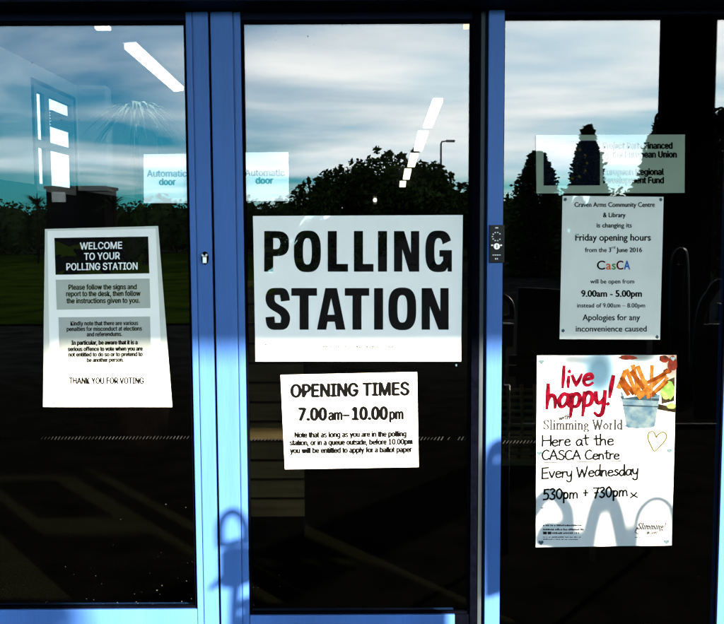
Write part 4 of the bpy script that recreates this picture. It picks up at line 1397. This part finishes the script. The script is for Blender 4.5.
# handwriting: letters as strokes, x from 0, y up, x-height 0.58, capitals 1
HW = {
    'H': (0.72, [[(0.05, 1), (0.06, 0.5), (0.05, 0)], [(0.06, 0.5), (0.35, 0.52), (0.66, 0.54)], [(0.66, 1), (0.66, 0.5), (0.65, 0)]]),
    'e': (0.52, [[(0.05, 0.3), (0.25, 0.33), (0.45, 0.38), (0.36, 0.56), (0.16, 0.53), (0.06, 0.28), (0.14, 0.04), (0.32, 0.0), (0.47, 0.1)]]),
    'r': (0.40, [[(0.07, 0.58), (0.09, 0.3), (0.08, 0)], [(0.09, 0.35), (0.18, 0.54), (0.36, 0.55)]]),
    'a': (0.55, [[(0.45, 0.5), (0.25, 0.58), (0.07, 0.35), (0.12, 0.06), (0.3, 0.05), (0.44, 0.3)], [(0.46, 0.56), (0.44, 0.2), (0.52, 0.0)]]),
    't': (0.44, [[(0.2, 0.95), (0.2, 0.4), (0.24, 0.05), (0.38, 0.03)], [(0.02, 0.62), (0.22, 0.64), (0.42, 0.66)]]),
    'h': (0.55, [[(0.07, 1.05), (0.08, 0.5), (0.07, 0)], [(0.08, 0.34), (0.22, 0.55), (0.38, 0.5), (0.43, 0.25), (0.44, 0)]]),
    'C': (0.70, [[(0.62, 0.88), (0.42, 1.0), (0.16, 0.8), (0.06, 0.42), (0.18, 0.08), (0.4, 0.0), (0.64, 0.12)]]),
    'A': (0.74, [[(0.03, 0), (0.18, 0.5), (0.36, 1)], [(0.36, 1), (0.52, 0.5), (0.68, 0)], [(0.14, 0.36), (0.36, 0.38), (0.60, 0.38)]]),
    'S': (0.60, [[(0.52, 0.9), (0.34, 1.0), (0.14, 0.86), (0.14, 0.66), (0.36, 0.52), (0.52, 0.34), (0.46, 0.08), (0.24, 0.0), (0.05, 0.12)]]),
    'n': (0.52, [[(0.07, 0.58), (0.08, 0.3), (0.07, 0)], [(0.08, 0.36), (0.22, 0.56), (0.38, 0.5), (0.41, 0.25), (0.44, 0.0)]]),
    'E': (0.62, [[(0.07, 1), (0.06, 0.5), (0.06, 0)], [(0.07, 1), (0.3, 1.0), (0.56, 1.02)], [(0.06, 0.52), (0.26, 0.53), (0.48, 0.54)], [(0.06, 0), (0.3, 0.0), (0.58, 0.02)]]),
    'v': (0.50, [[(0.03, 0.58), (0.13, 0.28), (0.22, 0.02)], [(0.22, 0.02), (0.34, 0.3), (0.45, 0.6)]]),
    'y': (0.52, [[(0.05, 0.58), (0.1, 0.2), (0.26, 0.1), (0.42, 0.3)], [(0.45, 0.6), (0.44, 0.1), (0.38, -0.36), (0.2, -0.46), (0.04, -0.32)]]),
    'W': (0.95, [[(0.03, 1), (0.12, 0.5), (0.22, 0)], [(0.22, 0), (0.34, 0.4), (0.44, 0.75)], [(0.44, 0.75), (0.54, 0.4), (0.64, 0)], [(0.64, 0), (0.76, 0.5), (0.88, 1.05)]]),
    'd': (0.56, [[(0.44, 0.46), (0.24, 0.56), (0.07, 0.32), (0.14, 0.04), (0.32, 0.06), (0.44, 0.3)], [(0.47, 1.08), (0.46, 0.5), (0.5, 0.0)]]),
    's': (0.42, [[(0.36, 0.52), (0.2, 0.57), (0.1, 0.42), (0.28, 0.28), (0.34, 0.1), (0.16, 0.0), (0.03, 0.08)]]),
    '5': (0.56, [[(0.48, 0.98), (0.3, 0.98), (0.14, 0.95)], [(0.14, 0.95), (0.12, 0.72), (0.1, 0.56)], [(0.1, 0.56), (0.32, 0.6), (0.46, 0.36), (0.34, 0.06), (0.04, 0.02)]]),
    '3': (0.54, [[(0.08, 0.92), (0.3, 1.0), (0.42, 0.8), (0.2, 0.55), (0.42, 0.38), (0.4, 0.1), (0.2, 0.0), (0.04, 0.1)]]),
    '0': (0.60, [[(0.3, 1), (0.1, 0.76), (0.08, 0.3), (0.26, 0.0), (0.46, 0.2), (0.5, 0.7), (0.32, 1.0)]]),
    'p': (0.54, [[(0.08, 0.58), (0.08, 0.1), (0.06, -0.4)], [(0.08, 0.36), (0.22, 0.57), (0.42, 0.44), (0.38, 0.1), (0.2, 0.02), (0.08, 0.14)]]),
    'm': (0.80, [[(0.07, 0.58), (0.08, 0.3), (0.07, 0)], [(0.08, 0.36), (0.2, 0.56), (0.34, 0.46), (0.36, 0.0)], [(0.36, 0.34), (0.5, 0.56), (0.66, 0.46), (0.7, 0.0)]]),
    '+': (0.55, [[(0.08, 0.48), (0.28, 0.49), (0.48, 0.5)], [(0.28, 0.78), (0.28, 0.5), (0.27, 0.2)]]),
    '7': (0.54, [[(0.05, 0.98), (0.26, 0.98), (0.48, 1.0)], [(0.48, 1.0), (0.32, 0.5), (0.2, -0.02)], [(0.14, 0.5), (0.28, 0.51), (0.42, 0.53)]]),
    'x': (0.46, [[(0.05, 0.34), (0.2, 0.1), (0.42, -0.16)], [(0.4, 0.34), (0.22, 0.06), (0.02, -0.14)]]),
    'l': (0.22, [[(0.10, 1.15), (0.10, 0.5), (0.09, 0.0)]]),
    'i': (0.26, [[(0.12, 0.6), (0.12, 0.3), (0.13, 0.0)], [(0.13, 0.84), (0.14, 0.9), (0.15, 0.94)]]),
    '!': (0.30, [[(0.26, 1.2), (0.2, 0.7), (0.14, 0.3)], [(0.09, 0.03), (0.10, 0.0), (0.11, -0.02)]]),
    ' ': (0.34, []),
    'o': (0.56, [[(0.28, 0.58), (0.08, 0.4), (0.1, 0.1), (0.28, 0.0), (0.46, 0.16), (0.46, 0.44), (0.28, 0.58)]]),
    'g': (0.55, [[(0.44, 0.5), (0.22, 0.58), (0.07, 0.36), (0.14, 0.12), (0.34, 0.14), (0.44, 0.36)], [(0.46, 0.57), (0.46, 0.0), (0.4, -0.34), (0.2, -0.4), (0.05, -0.28)]]),
    'w': (0.72, [[(0.03, 0.58), (0.1, 0.28), (0.19, 0.0)], [(0.19, 0.0), (0.28, 0.28), (0.35, 0.5)], [(0.35, 0.5), (0.42, 0.26), (0.5, 0.0)], [(0.5, 0), (0.6, 0.3), (0.67, 0.6)]]),
}


def hand(bm, txt, x0, x1, base, cap, w, base1=None, seed=1, slant=0.0, jit=0.04, lift=0.0010, taper=False, nib=None):
    rnd = random.Random(seed)
    total = sum(HW[c][0] for c in txt)
    k = (x1 - x0) / total
    b1 = base if base1 is None else base1
    x = 0.0
    for c in txt:
        adv, strokes = HW[c]
        dy = rnd.uniform(-jit, jit) * cap
        sc = 1 + rnd.uniform(-jit, jit)
        for st in strokes:
            q = []
            for (u, v) in st:
                u2 = x + u + rnd.uniform(-jit, jit) * 0.3
                py = base + (b1 - base) * u2 / total - v * cap * sc - dy
                q.append((x0 + u2 * k + slant * v * cap, py))
            S.ribbon(bm, [tuple(p) for p in spline(q, 7)], w, lift, 0, nib, taper)
        x += adv


bm = new()
hand(bm, 'live', 560.5, 593.5, 387.6, 18.5, 3.6, 384.0, 3, 0.06, 0.03, taper=True)
hand(bm, 'happy!', 545, 612.5, 409.0, 23.0, 4.2, 403.5, 5, 0.06, 0.03, taper=True)
obj('brush_heading', bm, M['red_ink'], po)

# serif line
SER = {
    'S': (0.62, [[(0.52, 0.84), (0.34, 1.0), (0.12, 0.84), (0.2, 0.6), (0.42, 0.42), (0.5, 0.16), (0.28, 0.0), (0.06, 0.16)]], [(0.53, 0.7, 0.53, 0.98), (0.07, 0.02, 0.07, 0.3)]),
    'l': (0.30, [[(0.15, 1.02), (0.15, 0.5), (0.15, 0)]], [(0.04, 0, 0.26, 0), (0.05, 1.0, 0.15, 1.02)]),
    'i': (0.30, [[(0.15, 0.64), (0.15, 0.3), (0.15, 0)], [(0.15, 0.86), (0.15, 0.93)]], [(0.04, 0, 0.26, 0), (0.05, 0.62, 0.15, 0.64)]),
    'm': (0.86, [[(0.14, 0.64), (0.14, 0.3), (0.14, 0)], [(0.14, 0.44), (0.28, 0.64), (0.42, 0.5), (0.43, 0.0)], [(0.43, 0.44), (0.57, 0.64), (0.71, 0.5), (0.72, 0.0)]],
          [(0.03, 0, 0.25, 0), (0.33, 0, 0.53, 0), (0.62, 0, 0.83, 0), (0.04, 0.62, 0.14, 0.64)]),
    'n': (0.58, [[(0.14, 0.64), (0.14, 0.3), (0.14, 0)], [(0.14, 0.44), (0.28, 0.64), (0.43, 0.5), (0.44, 0.0)]], [(0.03, 0, 0.25, 0), (0.34, 0, 0.55, 0), (0.04, 0.62, 0.14, 0.64)]),
    'g': (0.54, [[(0.25, 0.64), (0.1, 0.44), (0.25, 0.24), (0.4, 0.44), (0.25, 0.64)], [(0.2, 0.25), (0.1, 0.1), (0.34, 0.02), (0.46, -0.16), (0.25, -0.3), (0.06, -0.16), (0.2, 0.0)]], [(0.38, 0.58, 0.5, 0.62)]),
    'W': (1.0, [[(0.08, 1), (0.2, 0.5), (0.3, 0)], [(0.3, 0), (0.4, 0.4), (0.5, 0.9)], [(0.5, 0.9), (0.6, 0.4), (0.68, 0)], [(0.68, 0), (0.8, 0.5), (0.9, 1)]], [(0.0, 1, 0.2, 1), (0.38, 1, 0.6, 1), (0.8, 1, 1.0, 1)]),
    'o': (0.56, [[(0.27, 0.64), (0.08, 0.32), (0.27, 0.0), (0.47, 0.32), (0.27, 0.64)]], []),
    'r': (0.44, [[(0.15, 0.64), (0.15, 0.3), (0.15, 0)], [(0.15, 0.4), (0.26, 0.6), (0.38, 0.6)]], [(0.04, 0, 0.27, 0), (0.04, 0.62, 0.15, 0.64)]),
    'd': (0.60, [[(0.42, 0.5), (0.26, 0.64), (0.09, 0.34), (0.24, 0.0), (0.42, 0.14)], [(0.44, 1.02), (0.44, 0.5), (0.44, 0.0)]], [(0.34, 1.0, 0.44, 1.02), (0.44, 0, 0.56, 0)]),
    ' ': (0.30, [], []),
}


def serif(bm, txt, x0, x1, base, cap, thick_, thin, lift=0.001, slant=0.0):
    total = sum(SER[c][0] for c in txt)
    k = (x1 - x0) / total
    x = 0.0
    for c in txt:
        adv, strokes, ser = SER[c]
        f = lambda u, v: (x0 + (x + u) * k + slant * v * cap, base - v * cap)
        for st in strokes:
            S.ribbon(bm, [tuple(p) for p in spline([f(u, v) for u, v in st], 6)], thick_, lift, 0, thin)
        for a, b, c2, d in ser:
            S.ribbon(bm, [f(a, b), f(c2, d)], thin * 1.1, lift)
        x += adv


bm = new()
serif(bm, 'Slimming World', 543, 623, 429.2, 9.2, 1.7, 0.75)
hand(bm, 'with', 558.5, 570, 420.0, 4.6, 1.05, 418.8, 9, 0.2, 0.02)
obj('printed_name', bm, M['soft_ink'], po)
bm = new()
hand(bm, 'Here at the', 541.8, 614, 446.0, 10.6, 1.75, 444.6, 11)
hand(bm, 'CASCA Centre', 541.8, 619.5, 459.6, 9.4, 1.7, 459.0, 12)
S.ribbon(bm, [tuple(p) for p in spline([(544, 462.6), (572, 462.0), (600, 461.4), (621, 461.0)], 6)], 0.9)
hand(bm, 'Every Wednesday', 541.6, 638.4, 478.4, 10.4, 1.75, 474.6, 13)
hand(bm, '530pm + 730pm', 543, 628, 499.4, 10.2, 1.75, 496.0, 14)
hand(bm, 'x', 630, 637.6, 496.6, 10.4, 1.6, 496, 15)
obj('handwriting', bm, M['ink'], po)
bm = new()
S.ribbon(bm, [tuple(p) for p in spline([(656.2, 437.2), (653.4, 431.8), (648.8, 432.8), (648.2, 439), (651, 446), (654.4, 451), (659.6, 446.5), (665.4, 439.6), (666.4, 435), (663.0, 432.0), (658.6, 434), (656.2, 437.2)], 6)], 1.25)
obj('drawn_heart', bm, M['gold_ink'], po)
bm = new()
for i, (x0, x1, y, h) in enumerate([(543, 582, 526.0, 1.7), (543, 583.4, 530.2, 2.1), (552, 580, 533.8, 1.9), (543, 581, 537.4, 1.0), (543, 578, 539.6, 1.0), (635, 666, 537.6, 0.9), (541, 544, 508.4, 1.4)]):
    small_print(S, bm, x0, x1, y, h, 70 + i)
    obj('small_print', bm, M['soft_ink'], po)
    bm = new()
for x in (543, 547.6):
    S.poly(bm, [(x, 531.6), (x + 3.6, 531.6), (x + 3.6, 534.2), (x, 534.2)], 0.0008, 1)
obj('small_print', bm, M['soft_ink'], po)
bm = new()
serif(bm, 'Slimming', 637, 663, 529.4, 6.4, 1.1, 0.4, slant=0.28)
serif(bm, 'World', 646, 657, 534.0, 3.0, 0.6, 0.3, slant=0.28)
obj('badge_lettering', bm, M['ink'], po)
bm = new()
S.ribbon(bm, [tuple(p) for p in spline([(637, 527.5), (635.6, 532.4), (643, 534.6), (655, 532.4), (664, 527.4), (665.6, 522.6)], 6)], 0.9, 0.0009, 0, 0.4)
S.ribbon(bm, [tuple(p) for p in spline([(646, 522.8), (651, 520.6), (657, 520.2), (655, 522.6)], 6)], 0.9, 0.0009, 0, 0.4)
obj('badge_swoosh', bm, M['red_ink'], po)


def heart_sticker(x, y, s_, sd_):
    c = S.at(x, y)
    bm = new()
    pts = []
    for k in range(22):
        a = k * 2 * math.pi / 22
        hx = 16 * math.sin(a) ** 3
        hy = 13 * math.cos(a) - 5 * math.cos(2 * a) - 2 * math.cos(3 * a) - math.cos(4 * a)
        pts.append((x + hx / 17 * s_, y - hy / 17 * s_))
    f = bm.faces.new([bm.verts.new(S.at(px, py, 0.0011)) for px, py in pts])
    r = bmesh.ops.extrude_face_region(bm, geom=[f])
    for v in r['geom']:
        if isinstance(v, bmesh.types.BMVert):
            v.co.y -= 0.0012
    obj('heart_tack', bm, M['tack'], po)


for i, (x, y) in enumerate([(541.6, 361.6), (672.6, 358.6), (539.6, 453), (669.6, 450.4), (540.8, 542.4), (666.4, 541.6)]):
    heart_sticker(x, y, 2.7, i)


# ------------------------------------------------------------------ railing added outside, right of the doors, shaped to throw the looped shadows
D = 1.36
rl = thing('hooped_shadow_railing', 'added dark hooped metal railing, shaped to throw looped shadows on the doors', 'railing', (SH(232, 560, D).x + 0.6, -D, 0))


def shp(pts):
    return [SH(x, y, D) for x, y in pts]


def rail_part(name, pts, r, smooth_k=6):
    bm = new()
    q = shp(pts)
    tube(bm, [Vector(p) for p in spline(q, smooth_k)] if len(q) > 2 else q, r, 10)
    obj(name, bm, M['rail'], rl)


def foot(px):
    p = SH(px, 560, D)
    return p.x


# left loop with its thick collar, leg and stay
rail_part('hoop', [(215.5, 548), (214.5, 530), (218, 518), (226, 512.5), (235, 517), (240, 527), (241, 545)], 0.0115)
rail_part('collar', [(230, 551), (230, 566), (230, 584)], 0.040, 4)
rail_part('band', [(218, 546), (230, 543), (242, 540)], 0.010, 4)
rail_part('post', [(230.5, 580), (228.5, 610), (226, 700)], 0.013, 4)
rail_part('stay', [(220, 573), (213, 581), (205, 589)], 0.0075, 4)
rail_part('top_rail', [(238, 604), (330, 603), (436, 603)], 0.020, 4)
rail_part('mid_rail', [(238, 620), (330, 619), (434, 619)], 0.026, 4)
# tall loops
rail_part('hoop', [(480, 596), (478.5, 540), (478.5, 500), (479.5, 462), (487, 447), (494, 455), (497, 520), (499, 640)], 0.016)
rail_part('post', [(489, 466), (486, 520), (490, 556), (492, 592)], 0.024, 4)
rail_part('hoop', [(512, 640), (520, 540), (534, 508), (546, 494), (560, 503), (566, 530), (562, 640)], 0.022)
rail_part('post', [(540, 534), (558, 538), (574, 560), (577, 640)], 0.040, 4)  # thick bar added to fill out the shadow on the poster
rail_part('hoop', [(580, 640), (584, 560), (590, 520), (600, 496), (612, 510), (622, 560), (628, 640)], 0.024)
rail_part('hoop', [(628, 640), (632, 560), (634, 520), (644, 503), (656, 499), (667, 506), (671, 525), (671, 560), (670, 640)], 0.013)
rail_part('bottom_rail', [(222, 700), (450, 700), (690, 700)], 0.014, 4)
for q in ([(249, 499), (330, 503), (441, 497), (441, 690), (249, 690)], [(512, 553), (600, 551), (694, 554), (694, 690), (512, 690)]):  # panels added to keep sun off the hall floor except in strips
    bm = new()
    f = bm.faces.new([bm.verts.new(v) for v in shp(q)])
    r = bmesh.ops.extrude_face_region(bm, geom=[f])
    for v in r['geom']:
        if isinstance(v, bmesh.types.BMVert):
            v.co.y -= 0.012
    obj('sun_block_panel', bm, M['rail'], rl)
for px_ in (234, 450, 690):
    x = foot(px_)
    bm = new()
    tube(bm, [(x, -D, -0.003), (x, -D, SH(px_, 640, D).z)], 0.016, 10)
    obj('post', bm, M['rail'], rl)


# ------------------------------------------------------------------ planting seen mirrored in the glass
def leaves(bm, blobs, n, size, rnd, droop=0.0):
    """n leaf clumps spread through ellipsoids (cx, cy, cz, rx, ry, rz)."""
    vol = [b[3] * b[4] * b[5] for b in blobs]
    for b, v in zip(blobs, vol):
        k = max(26, int(n * v / sum(vol)))
        for _ in range(k):
            d = Vector((rnd.gauss(0, 1), rnd.gauss(0, 1), rnd.gauss(0, 1))).normalized() * (rnd.random() ** 0.42)
            p = Vector((b[0] + d.x * b[3], b[1] + d.y * b[4], b[2] + d.z * b[5]))
            if p.z < 0.05:
                continue
            s = size * rnd.uniform(0.5, 1.4)
            a = Vector((rnd.gauss(0, 1), rnd.gauss(0, 1), rnd.gauss(0, 0.7) - droop)).normalized()
            c = a.cross(Vector((rnd.gauss(0, 1), rnd.gauss(0, 1), rnd.gauss(0, 1))))
            if c.length < 1e-4:
                continue
            c.normalize()
            bm.faces.new([bm.verts.new(p + q) for q in (-a * s, c * s * 0.55, a * s, -c * s * 0.55)])


def tree(px, top, width, dist, label, seed, nlv=2600, group='trees beyond the car park'):
    rnd = random.Random(seed)
    tp = OUT(px, top, dist)
    k = (dist + 2.65) / FPX
    H, W = tp.z, width * k
    t = thing('tree', label, 'tree', (tp.x, -dist, 0), group)
    bm = new()
    tube(bm, [(tp.x, -dist, -0.05), (tp.x + 0.1, -dist, H * 0.3), (tp.x + 0.05, -dist + 0.1, H * 0.62), (tp.x, -dist, H * 0.85)], 0.03 * H, 8, 0.008 * H)
    tr_ = obj('trunk', bm, M['bark'], t)
    for i in range(6):
        a = i * 1.05 + rnd.random()
        z0 = H * rnd.uniform(0.25, 0.5)
        bm = new()
        tube(bm, [(tp.x, -dist, z0), (tp.x + math.cos(a) * W * 0.2, -dist + math.sin(a) * W * 0.2, z0 + H * 0.14),
                  (tp.x + math.cos(a) * W * 0.38, -dist + math.sin(a) * W * 0.38, z0 + H * 0.3)], 0.012 * H, 6, 0.003 * H)
        obj('limb', bm, M['bark'], tr_)
    blobs = [(tp.x, -dist, H * 0.52, W * 0.34, W * 0.32, H * 0.36)]
    for i in range(15):
        a = rnd.uniform(0, 6.28)
        zr = rnd.uniform(0.22, 0.84)
        rr = W * rnd.uniform(0.30, 0.42) * math.sqrt(max(0.1, 1 - ((zr - 0.42) / 0.58) ** 2))
        sz = rnd.uniform(0.09, 0.20)
        blobs.append((tp.x + math.cos(a) * rr, -dist + math.sin(a) * rr, H * zr, W * sz, W * sz, H * sz * rnd.uniform(0.5, 1.0)))
    for i in range(22):                                  # loose tufts and twig ends round the outline
        a = rnd.uniform(0, 6.28)
        el = rnd.uniform(0.0, 1.45)
        rr = W * 0.45 * math.cos(el)
        blobs.append((tp.x + math.cos(a) * rr, -dist + math.sin(a) * rr, H * (0.50 + 0.46 * math.sin(el) * rnd.uniform(0.86, 1.02)),
                      W * 0.035, W * 0.035, H * rnd.uniform(0.02, 0.05)))
    bm = new()
    leaves(bm, blobs, nlv * 2, 0.013 * H + 0.05, rnd)
    obj('crown', bm, M['leaf'], t)


def conifer(px, top, width, dist, label, seed, nlv=2600, round_=0.0):
    rnd = random.Random(seed)
    tp = OUT(px, top, dist)
    k = (dist + 2.65) / FPX
    H, W = tp.z, width * k
    t = thing('conifer', label, 'tree', (tp.x, -dist, 0), 'dark conifers beside the entrance')
    bm = new()
    tube(bm, [(tp.x, -dist, -0.05), (tp.x, -dist, H * 0.97)], 0.025 * H, 8, 0.004 * H)
    obj('trunk', bm, M['bark'], t)
    bm = new()
    for i in range(int(nlv * 3.2)):
        u = rnd.random() ** 0.75
        z = H * (1 - u) if rnd.random() < 0.9 else H * rnd.random()
        f = 1 - z / H
        rmax = W / 2 * ((f ** 0.75) * (1 - round_) + round_ * math.sqrt(max(0, 1 - (1 - f) ** 2.4)))
        a = rnd.uniform(0, 6.283)
        rmax *= 0.84 + 0.12 * math.sin(z * 23 / H + seed + 2 * math.sin(a * 2 + seed)) + 0.10 * math.sin(a * 3 + z * 4.1) + 0.16 * rnd.random() ** 3
        rmax += 0.10 * rnd.random() ** 2
        rr = rmax * rnd.random() ** 0.4
        p = Vector((tp.x + rr * math.cos(a), -dist + rr * math.sin(a), z + 0.04))
        s = (0.009 * H + 0.03) * rnd.uniform(0.5, 1.5)
        d = Vector((math.cos(a), math.sin(a), rnd.uniform(-0.5, 0.9))).normalized()
        c = d.cross(Vector((rnd.gauss(0, 1), rnd.gauss(0, 1), rnd.gauss(0, 1)))).normalized()
        bm.faces.new([bm.verts.new(p + q) for q in (-d * s, c * s * 0.6, d * s, -c * s * 0.6)])
    obj('crown', bm, M['conifer'], t)


tree(392, 140, 120, 40, 'tallest broad dark tree mirrored behind the row of ceiling strips', 1, 5200)
tree(436, 158, 62, 42, 'shoulder height dark tree right of the tallest mirrored tree', 2, 2600)
tree(346, 160, 70, 41, 'rounded dark tree left of the tallest mirrored tree', 3, 2600)
tree(314, 174, 56, 39, 'low dark tree at the left foot of the mirrored clump', 4, 2200)
tree(470, 178, 60, 46, 'low dark tree below the mirrored street lamp', 6, 2200)
tree(272, 197, 60, 44, 'lowest dark bush tree beside the middle Automatic door sticker', 7, 1800)
conifer(537, 153, 62, 26, 'round topped dark conifer mirrored left of the funding flag', 21, 3600, 0.75)
conifer(588, 127, 66, 24, 'pointed dark conifer mirrored across the funding flag', 22, 4600, 0.12)
conifer(664, 116, 92, 23, 'tall dark conifer mirrored against the pillar edge', 23, 5200, 0.2)
conifer(722, 112, 60, 25, 'dark conifer mirrored in the strip right of the pillar', 24, 3600, 0.3)


def hedge(x0, x1, dist, h, label, seed, n):
    rnd = random.Random(seed)
    bm = new()
    blobs = []
    x = x0
    while x < x1:
        hh = h * rnd.uniform(0.88, 1.08)
        blobs.append((x, -dist + rnd.uniform(-0.3, 0.3), hh * 0.5, 1.1, 0.9, hh * 0.5))
        x += 1.1
    leaves(bm, blobs, n, 0.13, rnd)
    for b in blobs:                                      # dense twiggy middle
        r_ = bmesh.ops.create_icosphere(bm, subdivisions=2, radius=1.0)
        for v in r_['verts']:
            f_ = 0.74 * (1 + 0.16 * rnd.uniform(-1, 1))
            v.co = Vector((b[0] + v.co.x * b[3] * f_, b[1] + v.co.y * b[4] * f_, max(-0.02, b[2] + v.co.z * b[5] * f_)))
    o = obj('hedge', bm, M['leaf'], None, False, ((x0 + x1) / 2, -dist, 0))
    return tag(o, label, 'hedge')


k47 = (47 + 2.65) / FPX
hedge(-26, 0.5, 47, 1.42 + 35 * k47, 'long low dark hedge mirrored along the foot of the left panes', 31, 16000)
hedge(0.6, 26, 48, 1.42 + 40 * k47, 'long dark hedge mirrored behind the trees on the right', 32, 16000)

k30 = (30 + 2.65) / FPX
hedge(OUT(500, 200, 30).x, OUT(760, 200, 30).x, 30, 1.42 + 34 * k30, 'clipped dark hedge mirrored behind the feet of the conifers', 33, 7000)

# dark flat topped shed
sd0, sd1 = OUT(46, 186, 38), OUT(104, 186, 38)
sh = thing('shed', 'dark flat topped shed mirrored above the welcome poster', 'shed', ((sd0.x + sd1.x) / 2, -39, 0))
bm = new()
box(bm, (sd0.x, -40, -0.01), (sd1.x, -38, sd0.z - 0.13))
obj('wall', bm, M['shed'], sh)
bm = new()
box(bm, (sd0.x - 0.08, -40.1, sd0.z - 0.127), (sd1.x + 0.08, -37.9, sd0.z), 0.02)
obj('roof', bm, M['shed'], sh)
a, b = OUT(52, 192, 37.99), OUT(66, 202, 37.99)
bm = new()
box(bm, (a.x, -37.997, b.z), (b.x, -37.95, a.z))
obj('window', bm, M['white_frame'], sh)


# spiky cordylines
def blades(bm, c, n, L, w, rnd, up=0.3, out=1.0, sag=0.5):
    for i in range(n):
        a = rnd.uniform(0, 6.283)
        e = rnd.uniform(-0.3, 1.0) * 0.9 + up
        l = L * rnd.uniform(0.7, 1.15)
        d = Vector((math.cos(a) * out, math.sin(a) * out, e)).normalized()
        side = d.cross(Vector((0, 0, 1)))
        if side.length < 1e-3:
            side = Vector((1, 0, 0))
        side.normalize()
        pr = None
        for s in range(6):
            t = s / 5
            p = Vector(c) + d * l * t + Vector((0, 0, -sag * l * t * t))
            ww = w * (0.35 + 1.2 * t * (1 - t) * 2) * (1 - t * 0.9)
            q = (bm.verts.new(p - side * ww), bm.verts.new(p + side * ww))
            if pr:
                bm.faces.new((pr[0], pr[1], q[1], q[0]))
            pr = q


for px, py, dd, lab, sd_ in ((36, 192, 34, 'dark spiky cordyline mirrored left of the shed', 1), (113, 192, 34, 'dark spiky cordyline mirrored right of the shed', 2)):
    rnd = random.Random(sd_)
    p = OUT(px, py, dd)
    t = thing('cordyline', lab, 'plant', (p.x, -dd, 0), 'cordylines beside the shed')
    bm = new()
    tube(bm, [(p.x, -dd, -0.02), (p.x + 0.05, -dd, p.z * 0.5), (p.x, -dd, p.z - 0.3)], 0.05, 8, 0.04)
    obj('trunk', bm, M['bark'], t)
    bm = new()
    blades(bm, (p.x, -dd, p.z - 0.5), 90, 1.15, 0.035, rnd, 0.25, 1.0, 0.4)
    obj('crown', bm, M['leaf'], t)

# tall house plant inside, behind the left door
ip = P(136, 126, 3.3)
t = thing('potted_plant', 'pale spiky potted plant standing in the hall behind the left door', 'plant', (ip.x, 3.3, 0))
rnd = random.Random(77)
bm = new()
tube(bm, [(ip.x, 3.3, 0.001), (ip.x, 3.3, 0.34)], 0.13, 20, 0.18)
obj('pot', bm, M['terracotta'], t)
bm = new()
tube(bm, [(ip.x, 3.3, 0.3), (ip.x + 0.02, 3.3, 1.1), (ip.x - 0.01, 3.3, ip.z)], 0.03, 8, 0.02)
obj('trunk', bm, M['bark'], t)
bm = new()
blades(bm, (ip.x, 3.3, ip.z + 0.08), 130, 0.33, 0.024, rnd, 0.2, 1.0, 0.75)
obj('leaf_crown', bm, M['blade'], t)

# street lamp
lp = OUT(441, 141.5, 55)
t = thing('street_lamp', 'thin street lamp mirrored right of the tallest tree', 'street lamp', (lp.x, -55, 0))
bm = new()
tube(bm, [(lp.x, -55, -0.02), (lp.x, -55, lp.z - 0.15), (lp.x + 0.05, -55, lp.z), (lp.x + 0.35, -55, lp.z + 0.03)], 0.07, 8, 0.04)
obj('column', bm, M['galv'], t)
bm = new()
box(bm, (lp.x + 0.30, -55.12, lp.z - 0.04), (lp.x + 0.85, -54.88, lp.z + 0.10), 0.03)
obj('lantern', bm, M['galv'], t)

# looping stems of a climber on the canopy pillar
rnd = random.Random(5)
t = thing('climbing_plant', 'thin looping climber stems mirrored beside the dark pillar', 'plant', (pc.x, -CAN_D + 0.3, 0))
for i, pts in enumerate(([(664, 150), (660, 138), (656, 124), (656, 117), (659, 113.5), (663, 115), (664.5, 122), (663, 134)],
                         [(705, 150), (708, 130), (711, 116), (716, 110), (722, 108), (727, 112)],
                         [(705, 118), (709, 113), (715, 114), (720, 122), (721, 135)],
                         [(704, 170), (709, 150), (714, 138), (719, 130), (718, 122)],
                         [(704, 140), (710, 142), (714, 150), (716, 164), (713, 180)])):
    bm = new()
    q = [OUT(x, y, CAN_D - 0.45) for x, y in pts]
    if i in (0, 2, 3):
        base = Vector((pc.x + (-0.2 if i == 0 else 0.2), -CAN_D + 0.46, 0.0))
        q = [base, Vector((q[0].x, q[0].y, 1.2))] + q
    tube(bm, spline(q, 6), 0.016, 6, 0.009)
    obj('stem', bm, M['bark'], t)
bm = new()
blb = []
for x, y in ((709, 128), (713, 150), (710, 175), (661, 142), (714, 120)):
    p = OUT(x, y, CAN_D - 0.45)
    blb.append((p.x, p.y, p.z, 0.06, 0.06, 0.12))
leaves(bm, blb, 110, 0.03, rnd)
obj('foliage', bm, M['leaf'], t)
